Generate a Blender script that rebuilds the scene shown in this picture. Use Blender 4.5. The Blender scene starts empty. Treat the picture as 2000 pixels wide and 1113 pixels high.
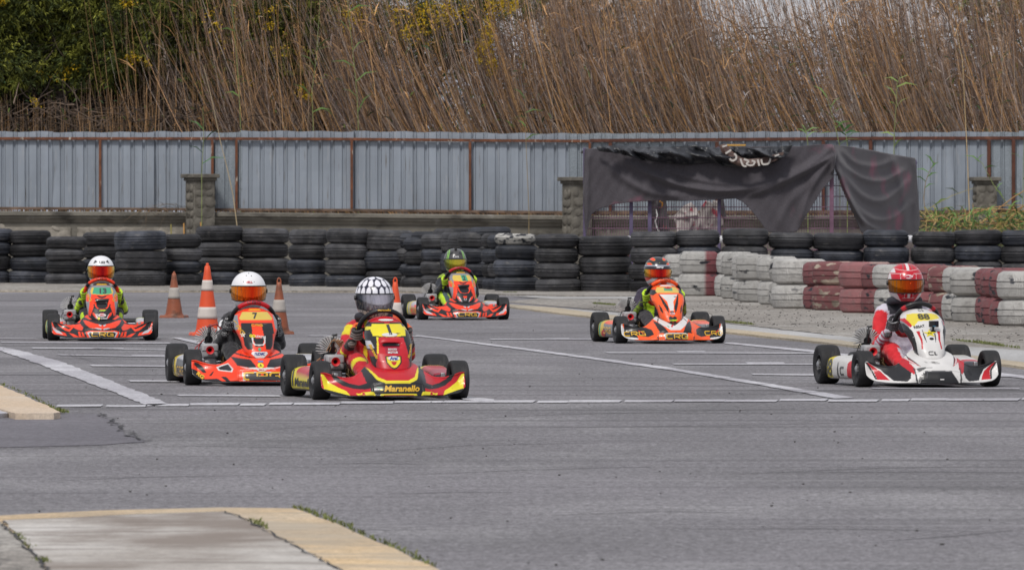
import bpy, math, random
import numpy as np
from mathutils import Vector, Matrix
from mathutils.bvhtree import BVHTree
random.seed(7); RNG = np.random.default_rng(11)
PI = math.pi
S = bpy.context.scene
COL = S.collection
F, H, HZ = 14000.0, 1.25, 407.0          # focal length in photo pixels, eye height, horizon row

def P(px, py, d):
    return Vector(((px-1000)*d/F, d, H+(HZ-py)*d/F))
def G(px, py, z=0.0):
    d = (H-z)*F/(py-HZ)
    return Vector(((px-1000)*d/F, d, z))
def lerp(a, b, t): return a+(b-a)*t
def interp(x, xs, ys): return float(np.interp(x, xs, ys))
def srgb(r, g, b):
    f = lambda c: (c/255/12.92) if c/255 <= .04045 else ((c/255+.055)/1.055)**2.4
    return (f(r), f(g), f(b))

# ---------------------------------------------------------------- materials
def mat(name, col=(.5,.5,.5), rough=.5, metal=0., attr=None, var=0., vscale=5., vstretch=(1,1,1), bump=0., bscale=60.,
        bstretch=(1,1,1), coat=0., spot=None, sheen=0., coords='Object', spec=.5, double=None, alpha=1.):
    m = bpy.data.materials.new(name); m.use_nodes = True
    nt = m.node_tree; N = nt.nodes; L = nt.links
    b = N['Principled BSDF']
    b.inputs['Roughness'].default_value = rough; b.inputs['Metallic'].default_value = metal
    b.inputs['Coat Weight'].default_value = coat; b.inputs['Coat Roughness'].default_value = .08
    b.inputs['Specular IOR Level'].default_value = spec
    b.inputs['Alpha'].default_value = alpha
    if sheen: b.inputs['Sheen Weight'].default_value = sheen
    tc = N.new('ShaderNodeTexCoord')
    if attr:
        a = N.new('ShaderNodeAttribute'); a.attribute_name = attr; out = a.outputs['Color']
    else:
        c = N.new('ShaderNodeRGB'); c.outputs[0].default_value = (*col, 1); out = c.outputs[0]
    def noise(scale, stretch, detail=4):
        mp = N.new('ShaderNodeMapping'); mp.inputs['Scale'].default_value = stretch
        L.new(tc.outputs[coords], mp.inputs[0])
        n = N.new('ShaderNodeTexNoise'); n.inputs['Scale'].default_value = scale; n.inputs['Detail'].default_value = detail
        L.new(mp.outputs[0], n.inputs['Vector']); return n
    if var:
        n = noise(vscale, vstretch)
        r = N.new('ShaderNodeMapRange'); r.inputs[1].default_value=.25; r.inputs[2].default_value=.75
        r.inputs[3].default_value = 1-var; r.inputs[4].default_value = 1+var; L.new(n.outputs[0], r.inputs[0])
        mx = N.new('ShaderNodeMix'); mx.data_type='RGBA'; mx.blend_type='MULTIPLY'; mx.inputs[0].default_value=1
        L.new(out, mx.inputs[6]); L.new(r.outputs[0], mx.inputs[7]); out = mx.outputs[2]
    if spot:                                    # (colour, scale, threshold, softness, stretch)
        for sp in (spot if isinstance(spot, list) else [spot]):
            n = noise(sp[1], sp[4] if len(sp) > 4 else (1,1,1), 6)
            r = N.new('ShaderNodeMapRange'); r.inputs[1].default_value=sp[2]; r.inputs[2].default_value=sp[2]+sp[3]
            L.new(n.outputs[0], r.inputs[0])
            mx = N.new('ShaderNodeMix'); mx.data_type='RGBA'; L.new(r.outputs[0], mx.inputs[0])
            L.new(out, mx.inputs[6]); mx.inputs[7].default_value=(*sp[0],1); out = mx.outputs[2]
    L.new(out, b.inputs['Base Color'])
    if bump:
        n = noise(bscale, bstretch, 5)
        bp = N.new('ShaderNodeBump'); bp.inputs['Strength'].default_value = bump; bp.inputs['Distance'].default_value=.02
        L.new(n.outputs[0], bp.inputs['Height']); L.new(bp.outputs[0], b.inputs['Normal'])
    return m

# ---------------------------------------------------------------- mesh builder
class MB:
    def __init__(s): s.v=[]; s.f=[]; s.c=[]
    def add(s, vs, fs, col=None):
        o=len(s.v); s.v += [tuple(v) for v in vs]; s.f += [tuple(i+o for i in f) for f in fs]
        s.c += [col or (1,1,1)]*len(vs); return s
    def box(s, c, d, rot=None, col=None, taper=1.0):
        x,y,z = d[0]/2,d[1]/2,d[2]/2
        vs=[Vector((sx*x*(taper if sz>0 else 1), sy*y*(taper if sz>0 else 1), sz*z)) for sz in (-1,1) for sx,sy in ((-1,-1),(1,-1),(1,1),(-1,1))]
        if rot is not None: vs=[rot@v for v in vs]
        vs=[v+Vector(c) for v in vs]
        return s.add(vs, [(3,2,1,0),(4,5,6,7),(0,1,5,4),(1,2,6,5),(2,3,7,6),(3,0,4,7)], col)
    def tube(s, pts, r, n=8, col=None, caps=True, flat=None, close=False):
        pts=[Vector(p) for p in pts]; K=len(pts)
        rs = r if isinstance(r,(list,tuple)) else [r]*K
        vs=[]; fs=[]; up=None
        for i,p in enumerate(pts):
            if close: t=(pts[(i+1)%K]-pts[i-1]).normalized()
            else: t=(pts[min(i+1,K-1)]-pts[max(i-1,0)]).normalized()
            if up is None:
                up = Vector((0,0,1)) if abs(t.z)<.9 else Vector((0,1,0))
            a=(up - t*up.dot(t))
            if a.length<1e-5: a=t.orthogonal()
            a.normalize(); b=t.cross(a); up=a
            ra = rs[i]; 
            if isinstance(ra,(tuple,list)): r1,r2=ra
            else: r1=r2=ra
            for k in range(n):
                th=2*PI*k/n; vs.append(p+a*math.cos(th)*r1+b*math.sin(th)*r2)
        m = K if close else K-1
        for i in range(m):
            j=(i+1)%K
            for k in range(n):
                fs.append((i*n+k, i*n+(k+1)%n, j*n+(k+1)%n, j*n+k))
        if caps and not close:
            fs.append(tuple(range(n-1,-1,-1))); fs.append(tuple((K-1)*n+k for k in range(n)))
        return s.add(vs,fs,col)
    def lathe(s, prof, n=32, mtx=None, col=None, close=False):
        vs=[];fs=[];K=len(prof)
        for (r,z) in prof:
            for k in range(n):
                th=2*PI*k/n; v=Vector((r*math.cos(th), r*math.sin(th), z)); vs.append(mtx@v if mtx is not None else v)
        m = K if close else K-1
        for i in range(m):
            j=(i+1)%K
            for k in range(n): fs.append((i*n+k, i*n+(k+1)%n, j*n+(k+1)%n, j*n+k))
        return s.add(vs,fs,col)
    def ball(s, c, r, n=12, m=8, rot=None, col=None):
        if not isinstance(r,(tuple,list)): r=(r,r,r)
        vs=[];fs=[]
        for i in range(m+1):
            ph=-PI/2+PI*i/m
            for k in range(n):
                th=2*PI*k/n; v=Vector((r[0]*math.cos(ph)*math.cos(th), r[1]*math.cos(ph)*math.sin(th), r[2]*math.sin(ph)))
                if rot is not None: v=rot@v
                vs.append(v+Vector(c))
        for i in range(m):
            for k in range(n): fs.append((i*n+k, i*n+(k+1)%n,(i+1)*n+(k+1)%n,(i+1)*n+k))
        return s.add(vs,fs,col)
    def poly(s, pts, col=None):
        return s.add(pts,[tuple(range(len(pts)))],col)
    def strip(s, A, B, col=None):
        n=len(A); return s.add(list(A)+list(B),[(i,i+1,n+i+1,n+i) for i in range(n-1)],col)
    def xf(s, M):
        s.v=[tuple(M@Vector(v)) for v in s.v]; return s
    def mesh(s, name, m=None, smooth=40, attr=False):
        me=bpy.data.meshes.new(name); me.from_pydata(s.v,[],s.f); 
        if attr:
            ca=me.color_attributes.new('paint','FLOAT_COLOR','POINT')
            ca.data.foreach_set('color', np.c_[np.array(s.c,dtype=np.float32), np.ones(len(s.c),dtype=np.float32)].ravel())
        if m: me.materials.append(m)
        me.update()
        if smooth:
            me.shade_smooth()
            try: me.set_sharp_from_angle(angle=math.radians(smooth))
            except Exception: pass
        return me
    def build(s, name, m=None, parent=None, smooth=40, bevel=0, attr=False, **kw):
        o=bpy.data.objects.new(name, s.mesh(name,m,smooth,attr)); COL.objects.link(o)
        if parent is not None: o.parent=parent
        if bevel:
            b=o.modifiers.new('bevel','BEVEL'); b.width=bevel; b.segments=2; b.limit_method='ANGLE'
        if kw: tag(o, **kw)
        return o

def np_mesh(name, V, Fq, m, col=None, smooth=False, parent=None):
    me=bpy.data.meshes.new(name); n=Fq.shape[1]
    me.vertices.add(len(V)); me.vertices.foreach_set('co', V.astype(np.float32).ravel())
    me.loops.add(Fq.size); me.loops.foreach_set('vertex_index', Fq.astype(np.int32).ravel())
    me.polygons.add(len(Fq)); me.polygons.foreach_set('loop_start', np.arange(0,Fq.size,n,dtype=np.int32))
    me.update(calc_edges=True)
    if col is not None:
        ca=me.color_attributes.new('paint','FLOAT_COLOR','POINT')
        ca.data.foreach_set('color', np.c_[col, np.ones(len(col))].astype(np.float32).ravel())
    if smooth: me.shade_smooth()
    me.materials.append(m)
    o=bpy.data.objects.new(name,me); COL.objects.link(o)
    if parent is not None: o.parent=parent
    return o

def tag(o, label=None, cat=None, group=None, kind=None):
    if label: o['label']=label
    if cat: o['category']=cat
    if group: o['group']=group
    if kind: o['kind']=kind
    return o
def thing(name, label, cat, loc=(0,0,0), rz=0, group=None):
    o=bpy.data.objects.new(name,None); COL.objects.link(o); o.location=loc; o.rotation_euler=(0,0,rz)
    o.empty_display_size=.2
    return tag(o,label,cat,group)

def stems(paths, rad, col, ns=3):
    """paths N,K,3 ; rad N,K ; col N,K,3 -> V,F,C of thin tubes"""
    N,K,_=paths.shape
    t=np.gradient(paths,axis=1); t/=np.linalg.norm(t,axis=2,keepdims=True)+1e-9
    ref=np.array([0.,1.,0.]); a=np.cross(t,ref); a/=np.linalg.norm(a,axis=2,keepdims=True)+1e-9
    b=np.cross(t,a)
    V=[]
    for k in range(ns):
        th=2*PI*k/ns+.5
        V.append(paths+a*np.cos(th)*rad[...,None]+b*np.sin(th)*rad[...,None])
    V=np.stack(V,axis=2)                                   # N,K,ns,3
    C=np.repeat(col[:,:,None,:],ns,axis=2)
    idx=np.arange(N*K*ns).reshape(N,K,ns)
    q=[]
    for k in range(ns):
        k2=(k+1)%ns
        q.append(np.stack([idx[:,:-1,k],idx[:,:-1,k2],idx[:,1:,k2],idx[:,1:,k]],axis=-1).reshape(-1,4))
    return V.reshape(-1,3), np.concatenate(q), C.reshape(-1,3)
def leaves(pos, direc, length, width, col, droop=0.25):
    """N leaves, each a bent blade of 2 quads, oriented along direc"""
    N=len(pos); d=direc/(np.linalg.norm(direc,axis=1,keepdims=True)+1e-9)
    r=RNG.normal(size=(N,3)); s=np.cross(d,r); s/=np.linalg.norm(s,axis=1,keepdims=True)+1e-9
    L=length[:,None]; W=width[:,None]
    p1=pos+d*L*.45; p2=pos+d*L; p2[:,2]-=(length*droop)
    V=np.stack([pos-s*W*.25,pos+s*W*.25,p1+s*W*.5,p1-s*W*.5,p2+s*W*.06,p2-s*W*.06],axis=1)
    i=np.arange(N)[:,None]*6
    Fq=np.concatenate([i+np.array([[0,1,2,3]]), i+np.array([[3,2,4,5]])])
    return V.reshape(-1,3),Fq,np.repeat(col,6,axis=0)
def merge(parts):
    V=[];Fq=[];C=[];o=0
    for v,f,c in parts:
        V.append(v);Fq.append(f+o);C.append(c);o+=len(v)
    return np.concatenate(V),np.concatenate(Fq),np.concatenate(C)
# ================================================================ camera, light, world
cam=bpy.data.cameras.new('camera'); co=bpy.data.objects.new('camera',cam); COL.objects.link(co); S.camera=co
cam.sensor_width=36; cam.lens=F/2000*36; cam.shift_y=-(556.5-HZ)/2000; cam.clip_start=1; cam.clip_end=3000
co.location=(0,0,H); co.rotation_euler=(PI/2,0,0)
cam.dof.use_dof=True; cam.dof.focus_distance=56; cam.dof.aperture_fstop=16
SUN_EL, SUN_AZ = 52, 200
sd=bpy.data.lights.new('sun','SUN'); sd.energy=2.4; sd.angle=math.radians(11); sd.color=(1,.96,.9)
so=bpy.data.objects.new('sun',sd); COL.objects.link(so)
el,az=math.radians(SUN_EL),math.radians(SUN_AZ)         # azimuth clockwise from +Y (north)
dirv=Vector((math.sin(az)*math.cos(el), math.cos(az)*math.cos(el), math.sin(el)))
so.rotation_euler=dirv.to_track_quat('Z','Y').to_euler()
w=bpy.data.worlds.new('World'); S.world=w; w.use_nodes=True
nt=w.node_tree; bg=nt.nodes['Background']
sky=nt.nodes.new('ShaderNodeTexSky'); sky.sky_type='NISHITA'; sky.sun_disc=False; sky.sun_elevation=el; sky.sun_rotation=az
sky.dust_density=3; sky.air_density=1.0
mx=nt.nodes.new('ShaderNodeMix'); mx.data_type='RGBA'; mx.inputs[0].default_value=.8
# overcast cloud deck mixed over the sky
tc=nt.nodes.new('ShaderNodeTexCoord'); mp=nt.nodes.new('ShaderNodeMapping'); mp.inputs['Scale'].default_value=(1,1,4)
ns=nt.nodes.new('ShaderNodeTexNoise'); ns.inputs['Scale'].default_value=3; ns.inputs['Detail'].default_value=6
cr=nt.nodes.new('ShaderNodeValToRGB'); cr.color_ramp.elements[0].color=(6.6,6.8,7.5,1); cr.color_ramp.elements[1].color=(9.6,9.6,10.1,1)
cr.color_ramp.elements[0].position=.3; cr.color_ramp.elements[1].position=.7
nt.links.new(tc.outputs['Generated'],mp.inputs[0]); nt.links.new(mp.outputs[0],ns.inputs['Vector']); nt.links.new(ns.outputs[0],cr.inputs[0])
nt.links.new(sky.outputs[0],mx.inputs[6]); nt.links.new(cr.outputs[0],mx.inputs[7]); nt.links.new(mx.outputs[2],bg.inputs[0])
bg.inputs[1].default_value=.086
S.view_settings.view_transform='Standard'; S.view_settings.look='None'; S.view_settings.exposure=0.0; S.view_settings.gamma=1

# ================================================================ ground
def ground_mat(name, base, dark, light, grain=.35, skid=0., patch=.15, rough=.85, gs=26., speck=None, stain=None):
    m=bpy.data.materials.new(name); m.use_nodes=True; nt=m.node_tree; N=nt.nodes; L=nt.links; b=N['Principled BSDF']
    b.inputs['Roughness'].default_value=rough; b.inputs['Specular IOR Level'].default_value=.3
    tc=N.new('ShaderNodeTexCoord')
    def noise(scale,st,det=5,ro=.6,w=0):
        mp=N.new('ShaderNodeMapping'); mp.inputs['Scale'].default_value=st; mp.inputs['Location'].default_value=(w,w*2,0); L.new(tc.outputs['Object'],mp.inputs[0])
        n=N.new('ShaderNodeTexNoise'); n.inputs['Scale'].default_value=scale; n.inputs['Detail'].default_value=det; n.inputs['Roughness'].default_value=ro
        L.new(mp.outputs[0],n.inputs['Vector']); return n.outputs[0]
    def rng(src,a,b_,c,d):
        r=N.new('ShaderNodeMapRange'); 
        for i,v in zip((1,2,3,4),(a,b_,c,d)): r.inputs[i].default_value=v
        L.new(src,r.inputs[0]); return r.outputs[0]
    def mul(a,fac):
        x=N.new('ShaderNodeMix'); x.data_type='RGBA'; x.blend_type='MULTIPLY'; x.inputs[0].default_value=1; L.new(a,x.inputs[6]); L.new(fac,x.inputs[7]); return x.outputs[2]
    def mixc(a,fac,c):
        x=N.new('ShaderNodeMix'); x.data_type='RGBA'; L.new(fac,x.inputs[0]); L.new(a,x.inputs[6]); x.inputs[7].default_value=(*c,1); return x.outputs[2]
    c=N.new('ShaderNodeRGB'); c.outputs[0].default_value=(*base,1); out=c.outputs[0]
    out=mixc(out,rng(noise(.35,(1,.5,1)),.35,.7,0,patch*2),dark)
    out=mixc(out,rng(noise(.9,(.7,.35,1),w=5),.5,.75,0,patch*1.6),light)
    out=mul(out,rng(noise(gs,(1,.45,1),3,.8),.3,.7,1-grain,1+grain))
    out=mul(out,rng(noise(gs*4,(1,.3,1),2,.8),.3,.7,1-grain*.8,1+grain*.8))
    if skid:
        out=mixc(out,rng(noise(1.,(.10,1.7,1),4,.5,w=3),.56,.72,0,skid),tuple(x*.45 for x in dark))
        out=mixc(out,rng(noise(1.,(.05,4.5,1),3,.5,w=9),.60,.70,0,skid*.8),tuple(x*.4 for x in dark))
        out=mixc(out,rng(noise(1.,(.07,3.0,1),3,.5,w=19),.60,.72,0,skid*.5),tuple(x*1.3 for x in light))
    if stain:
        out=mixc(out,rng(noise(1.1,(.8,.55,1),6,.62,w=4),.46,.60,0,.85),stain)
        out=mixc(out,rng(noise(2.,(.5,2.2,1),4,.6,w=7),.53,.64,0,.6),tuple(x*.8 for x in stain))
    if speck:
        out=mixc(out,rng(noise(speck[1],(1,.5,1),1,.5,w=2),speck[2],speck[2]+.03,0,1),speck[0])
    L.new(out,b.inputs['Base Color'])
    bp=N.new('ShaderNodeBump'); bp.inputs['Strength'].default_value=.35; bp.inputs['Distance'].default_value=.01
    L.new(noise(gs*2,(1,1,1),4,.7),bp.inputs['Height']); L.new(bp.outputs[0],b.inputs['Normal'])
    return m
M_asph=ground_mat('asphalt',(.196,.188,.202),(.135,.131,.138),(.262,.256,.266),grain=.5,skid=.8,patch=.5,gs=30.)
M_patch=ground_mat('asphalt_old',(.155,.148,.165),(.11,.105,.12),(.19,.18,.2),grain=.25,skid=.4,patch=.35,gs=20.)
M_conc=ground_mat('rough_concrete',(.29,.27,.245),(.15,.135,.12),(.38,.365,.34),grain=.42,skid=0,patch=.45,gs=12,speck=((.10,.10,.10),9.,.74))
M_pale=ground_mat('pale_concrete',(.40,.40,.40),(.27,.26,.25),(.5,.5,.5),grain=.2,patch=.4)
M_kerb=ground_mat('yellow_kerb_paint',(.60,.43,.24),(.40,.32,.23),(.62,.54,.42),grain=.22,patch=.6,stain=(.42,.36,.28))
M_kerb2=ground_mat('faded_yellow_paint',(.42,.345,.235),(.32,.29,.24),(.5,.43,.33),grain=.25,patch=.5)
M_isl=ground_mat('stained_white_slab',(.50,.48,.45),(.24,.20,.17),(.60,.58,.56),grain=.16,patch=.42,stain=(.20,.165,.14))
M_isl2=ground_mat('peach_concrete',(.56,.47,.38),(.50,.36,.22),(.6,.56,.5),grain=.15,patch=.5)
M_white=ground_mat('white_road_paint',(.50,.50,.53),(.30,.29,.32),(.60,.60,.63),grain=.22,patch=.6)
M_earth=ground_mat('earth',(.10,.085,.06),(.05,.04,.03),(.15,.13,.1),grain=.4)
M_crack=mat('crack_tar',(.035,.034,.036),.9)

mb=MB(); mb.poly([(-400,-50,0),(400,-50,0),(400,1500,0),(-400,1500,0)]); mb.build('ground',M_earth,smooth=0,kind='structure')
mb=MB(); mb.poly([(-30,8,.004),(30,8,.004),(30,118,.004),(-30,118,.004)]); mb.build('asphalt_track',M_asph,smooth=0,kind='structure')
def sheet(name,m,px,z,base=None,th=0,jag=0,**kw):
    """outline traced along the ground in photo pixels; raised slab with real thickness when th"""
    pts=[G(x,y,z) for x,y in px]
    dens=[]
    for i,p in enumerate(pts):
        q=pts[(i+1)%len(pts)]; n=max(1,min(60,int((q-p).length/ (jag and .25 or 9))))
        for k in range(n):
            v=p.lerp(q,k/n)
            if jag and k: v=v+Vector((random.uniform(-jag,jag)*.4,random.uniform(-jag,jag),0))
            dens.append(v)
    mb=MB(); top=[Vector((v.x,v.y,z)) for v in dens]; n=len(top)
    vs=top+[Vector((v.x,v.y,z-.003-th)) for v in dens]
    mb.add(vs,[tuple(range(n))]+[(i,n+i,n+(i+1)%n,(i+1)%n) for i in range(n)])
    return mb.build(name,m,smooth=0,kind=kw.get('kind','structure'))
# far verge: concrete strip under the tyre wall and thin yellow line
sheet('concrete_verge',M_conc,[(-300,566),(780,568),(990,574),(1100,577),(1240,577),(1500,560),(2600,560),(2600,520),(-300,520)],.03,th=.03,jag=.05)
sheet('yellow_edge_line',M_kerb2,[(-300,569.2),(740,571.2),(900,573),(1000,577),(1000,575.5),(900,571),(740,567.6),(-300,566)],.009,jag=.1)
# right hand run-off
sheet('rough_runoff',M_conc,[(985,589),(1060,582),(1240,576),(2400,576),(2400,760),(2000,712),(1600,650),(1430,632),(1180,606),(1080,597)],.011,jag=.1)
sheet('pale_runoff_strip',M_pale,[(1090,601),(1240,613),(1430,633),(1600,652),(1760,668),(2000,684),(2400,730),(2400,772),(2000,711),(1800,684),(1600,660),(1420,642),(1180,615)],.016,jag=.06)
sheet('pale_slab',M_pale,[(1000,578),(1100,577),(1240,577),(1250,583),(1080,583.5)],.016,jag=.05)
sheet('yellow_kerb_right',M_kerb2,[(968,590),(990,594),(1080,600),(1180,613),(1420,641),(1600,660),(1800,681.5),(2000,707),(2400,765),(2400,776),(2000,716),(1800,690),(1600,667),(1420,648),(1180,621),(1060,607),(985,597)],.024,th=.02,jag=.04)
# left island kerb
sheet('pale_island_left',M_isl2,[(-300,700),(-100,722),(0,752),(60,777),(118,804),(105,806.5),(30,806.5),(0,797),(-100,790),(-300,770)],.045,th=.05,jag=.03)
sheet('white_island_corner',M_white,[(-300,775),(-100,788),(-10,795),(16,806),(-60,812),(-300,812)],.035,th=.03)
sheet('old_asphalt_patch',M_patch,[(-300,812),(0,808),(110,808),(180,807),(215,818),(240,838),(282,862),(200,868),(0,873),(-300,878)],.008,jag=.1)
# foreground island
sheet('yellow_kerb_front',M_kerb,[(-300,1018),(0,1006),(200,996),(430,990),(575,992),(605,1002),(680,1032),(780,1075),(865,1116),(1000,1190),(1000,1300),(-300,1300)],.06,th=.06,jag=.02)
sheet('white_slab_front',M_isl,[(6,1015),(250,1004),(440,998),(480,1014),(560,1055),(680,1118),(800,1190),(800,1290),(150,1290),(100,1130),(88,1100),(40,1050)],.066,jag=.02)
sheet('grey_slab_front',M_conc,[(-300,1028),(0,1017),(30,1048),(82,1100),(92,1130),(140,1290),(-300,1290)],.067,jag=.02)
def seam(px,w,name='pavement_joint',z=.0705,jag=.03,m=None):
    pts=[G(x,y,z) for x,y in px]; A=[];B=[]
    for i in range(len(pts)-1):
        L_=(pts[i+1]-pts[i]).length; n=max(1,min(80,int(L_/.12)))
        for k in range(n+(i==len(pts)-2)):
            v=pts[i].lerp(pts[i+1],k/n)+Vector((random.gauss(0,jag)*.5,random.gauss(0,jag),0))
            a=w*random.uniform(.4,1.5)
            A.append((v.x-a*.5,v.y-a*2,z)); B.append((v.x+a*.5,v.y+a*2,z))
    mb=MB(); mb.strip(A,B); return mb.build(name,m or M_crack,smooth=0,kind='structure')
seam([(4,1014),(250,1003),(441,996.5),(482,1014),(560,1055),(680,1117)],.006,jag=.015)
seam([(2,1016),(32,1048),(84,1100),(96,1130)],.008,jag=.015)
seam([(0,806.5),(105,807),(190,806),(212,816),(235,836),(262,850),(279,861)],.012,'crack',.0125,.05)
seam([(279,862),(200,868),(0,873)],.010,'crack',.0125,.05)
seam([(225,812),(275,811),(300,812)],.008,'crack',.0125,.03)
# painted lines
def line(px_up,px_dn,name='lane_line'):
    o=sheet(name,M_white,px_up+px_dn[::-1],.0115,jag=.03); return o
line([(-200,655),(0,677),(40,684),(120,706),(200,736),(290,772),(330,788)],[(-200,662),(0,684),(70,708),(150,738),(230,768),(280,788),(300,792)])
line([(815,654),(850,658),(1060,684),(1300,716),(1500,748),(1668,776)],[(810,655.5),(850,660),(1060,687.5),(1300,720.5),(1500,753.5),(1630,777)])
line([(1415,667),(1600,684.5),(1800,708),(2000,733),(2200,760)],[(1415,670),(1600,688.5),(1800,712.5),(2000,738.5),(2200,767)])
xs=113
while xs<2300:
    wd=random.uniform(45,110); y0=793.5-min(xs,900)*.0115-(max(0,xs-900))*.004; j=random.uniform(-1.2,1.2)
    sheet('finish_line_dash',M_white,[(xs,y0-1.6+j),(xs+wd,y0-1.9+j),(xs+wd-6,y0+1.7+j),(xs-3,y0+1.9+j)],.0115,jag=.04); xs+=wd+random.uniform(-4,7)
for a,b,c,d,t in [(0,668,330,669.5,1.4),(60,679,240,680,1.8),(180,680,330,682.5,.9),(112,692,320,695.5,1.4),(255,693,320,693.5,1.6),(175,713,330,714.5,2.2),(250,743,348,743.5,2.6),(345,771,545,772,2),(955,662,1160,661.5,1.2),
                  (-40,660,70,661,1),(1060,661,1110,660.4,1.2),(1183,688,1600,689,1.4),(1320,686,1375,686,1.2),(1312,710,1620,710.5,1.5),(1455,708,1530,708,2),(1467,730,1620,731.5,2),(1890,733.5,2000,734,1.4),(900,776,965,782,6),(1700,757,1990,758,1.2),(600,655,820,656,.9)]:
    sheet('grid_line',M_white,[(a,b-t/2),(c,d-t/2),(c+3,d+t/2),(a+5,b+t/2)],.0125,jag=.03)
sheet('grid_line',M_white,[(335,659),(352,659),(412,671),(395,673)],.0125)
# skid marks as thin worn rubber on the asphalt
SK=[]
_r=random.Random(77)
for _ in range(22):
    x0=_r.uniform(-100,1500); y0=407+(_r.uniform(.42,1)**1.3)*640; L_=_r.uniform(200,900); sl=_r.uniform(-.035,.01)
    SK.append([(x0,y0),(x0+L_*.5,y0+L_*.5*sl-3),(x0+L_,y0+L_*sl)])
M_rub=mat('tyre_rubber_marks',(.10,.095,.10),.7,alpha=.38)
for px in [[(90,680),(150,700),(250,716)],[(130,690),(190,712),(260,722)],[(215,860),(600,835),(1050,812),(1500,800),(2100,790)],[(900,838),(1400,832),(1900,822)],[(500,900),(900,872),(1300,862)],
           [(1000,1010),(1300,1000),(1500,1004)],[(1700,1060),(1850,1050),(2050,1030)],[(1750,766),(1500,771),(1200,772)],[(1420,760),(1560,765),(1900,768)],[(240,790),(420,783),(560,780)]]+SK:
    pts=[G(x,y) for x,y in px]; A=[];B=[]
    n=40
    for i in range(n+1):
        t=i/n*(len(pts)-1); k=min(int(t),len(pts)-2); v=pts[k].lerp(pts[k+1],t-k); a=.055*math.sin(PI*i/n)+.003
        A.append((v.x,v.y-a,.0135)); B.append((v.x,v.y+a,.0135))
    MB().strip(A,B).build('skid_mark',M_rub,smooth=0,kind='structure')
# gravel crumbs scattered on the track and the run-off
def scatter(name,n,region,m,rs=(.004,.012),label=None,z=.01):
    mb=MB()
    for _ in range(n):
        px,py=region(); g=G(px,py); r=random.uniform(*rs)
        mb.ball((g.x,g.y,z+r*.3),(r*random.uniform(.8,1.6),r,r*.6),6,4)
    return mb.build(name,m,smooth=60,label=label,cat='pebbles',kind='stuff')
M_stone=mat('dark_crumb',(.05,.047,.045),.9)
scatter('rubber_crumbs',120,lambda:(random.uniform(0,2000),407+706*random.uniform(.33,1.0)),M_stone,(.003,.007),'small dark rubber crumbs and stones scattered over the asphalt')
def rr():
    px=random.uniform(1150,2000); t=random.random(); y0=600+(px-1150)*.02; y1=610+(px-1150)*.075
    return px,lerp(y0-15,y1,t)
scatter('gravel',600,rr,mat('gravel_grey',(.09,.085,.08),.9,var=.5,vscale=3),(.004,.010),'loose dark gravel on the rough concrete in front of the painted tyres',.012)
# weeds in the joints
M_grass=mat('grass_green',attr='paint',rough=.7)
def tuft_strip(name,lines,n,label,hmax=.06,z=.01,cols=((.10,.13,.03),(.16,.17,.05))):
    pos=[]
    for _ in range(n):
        l=random.choice(lines); k=random.randrange(len(l)-1); t=random.random()
        x=lerp(l[k][0],l[k+1][0],t); y=lerp(l[k][1],l[k+1][1],t); g=G(x,y,z)
        pos.append((g.x+random.gauss(0,.01),g.y+random.gauss(0,.03),z))
    pos=np.array(pos); d=RNG.normal(size=(n,3))*.45; d[:,2]=1
    t=RNG.random((n,1)); col=np.array(cols[0])*(1-t)+np.array(cols[1])*t
    V,Fq,C=leaves(pos,d,RNG.uniform(.3,1,n)**2*hmax+.01,RNG.uniform(.004,.009,n),col,.2)
    o=np_mesh(name,V,Fq,M_grass,C); tag(o,label,'grass',kind='stuff'); return o
tuft_strip('joint_weeds',[[(575,991),(605,1000),(640,1015)],[(640,1015),(680,1030),(735,1055)],[(740,1057),(800,1083),(850,1108)],[(490,1018),(520,1034)],[(30,1046),(60,1075)],[(75,1095),(92,1103)],[(80,1097),(88,1104)]],750,'green weeds growing in the joints of the foreground kerb',.024,.055)
tuft_strip('kerb_weeds',[[(0,750),(60,774),(110,801)],[(85,790),(118,805)],[(110,803),(130,806)],[(30,806),(60,806)]],450,'green moss and weeds along the pale kerb at the left',.03,.012)
tuft_strip('runoff_weeds',[[(1160,593),(1200,596)],[(1415,629),(1470,634)],[(1860,664),(1990,680)],[(1900,668),(1960,676)],[(985,573),(1010,573)]],1800,'low green weeds on the edge of the rough run-off',.035,.015)
# ================================================================ distant hills
mb=MB(); n=60; A=[];B=[]
for i in range(n+1):
    x=-120+240*i/n; h=1.25+900/F*(300+ 26*math.sin(i*.5)+18*math.sin(i*1.3+1)+10*math.sin(i*2.7))
    A.append((x,900,-2)); B.append((x,940,h))
mb.strip(A,B); C_=[(x,1100,-2) for (x,_,_) in A]; mb.strip(B,C_)
mb.build('hills',mat('far_hills',(.34,.36,.42),.95,var=.25,vscale=.05),kind='structure')
# ================================================================ fence and wall
D=125.0
def fz(py,d=D): return H+(HZ-py)*d/F
def fx(px,d=D): return (px-1000)*d/F
M_sheet=mat('grey_blue_sheet',(.245,.278,.325),.55,.12,var=.16,vscale=1.3,vstretch=(3,1,.4),spot=[((.30,.32,.35),3.,.58,.15,(6,1,.7)),((.13,.12,.11),2.2,.62,.12,(10,1,.8)),((.12,.06,.035),2.6,.70,.10,(9,1,.5))],bump=.1,bscale=30)
M_sheet2=mat('galvanised_sheet',(.24,.275,.31),.5,.25,var=.3,vscale=45,spot=((.2,.22,.24),60,.55,.1))
M_rust=mat('rusty_steel',(.135,.050,.024),.85,var=.5,vscale=9,spot=[((.42,.36,.30),7,.63,.08,(2,1,.5)),((.07,.035,.025),5,.6,.1)],bump=.3,bscale=40)
M_rust2=mat('dark_rusty_steel',(.085,.030,.018),.85,var=.4,vscale=9,spot=((.2,.08,.04),6,.62,.1))
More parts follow.
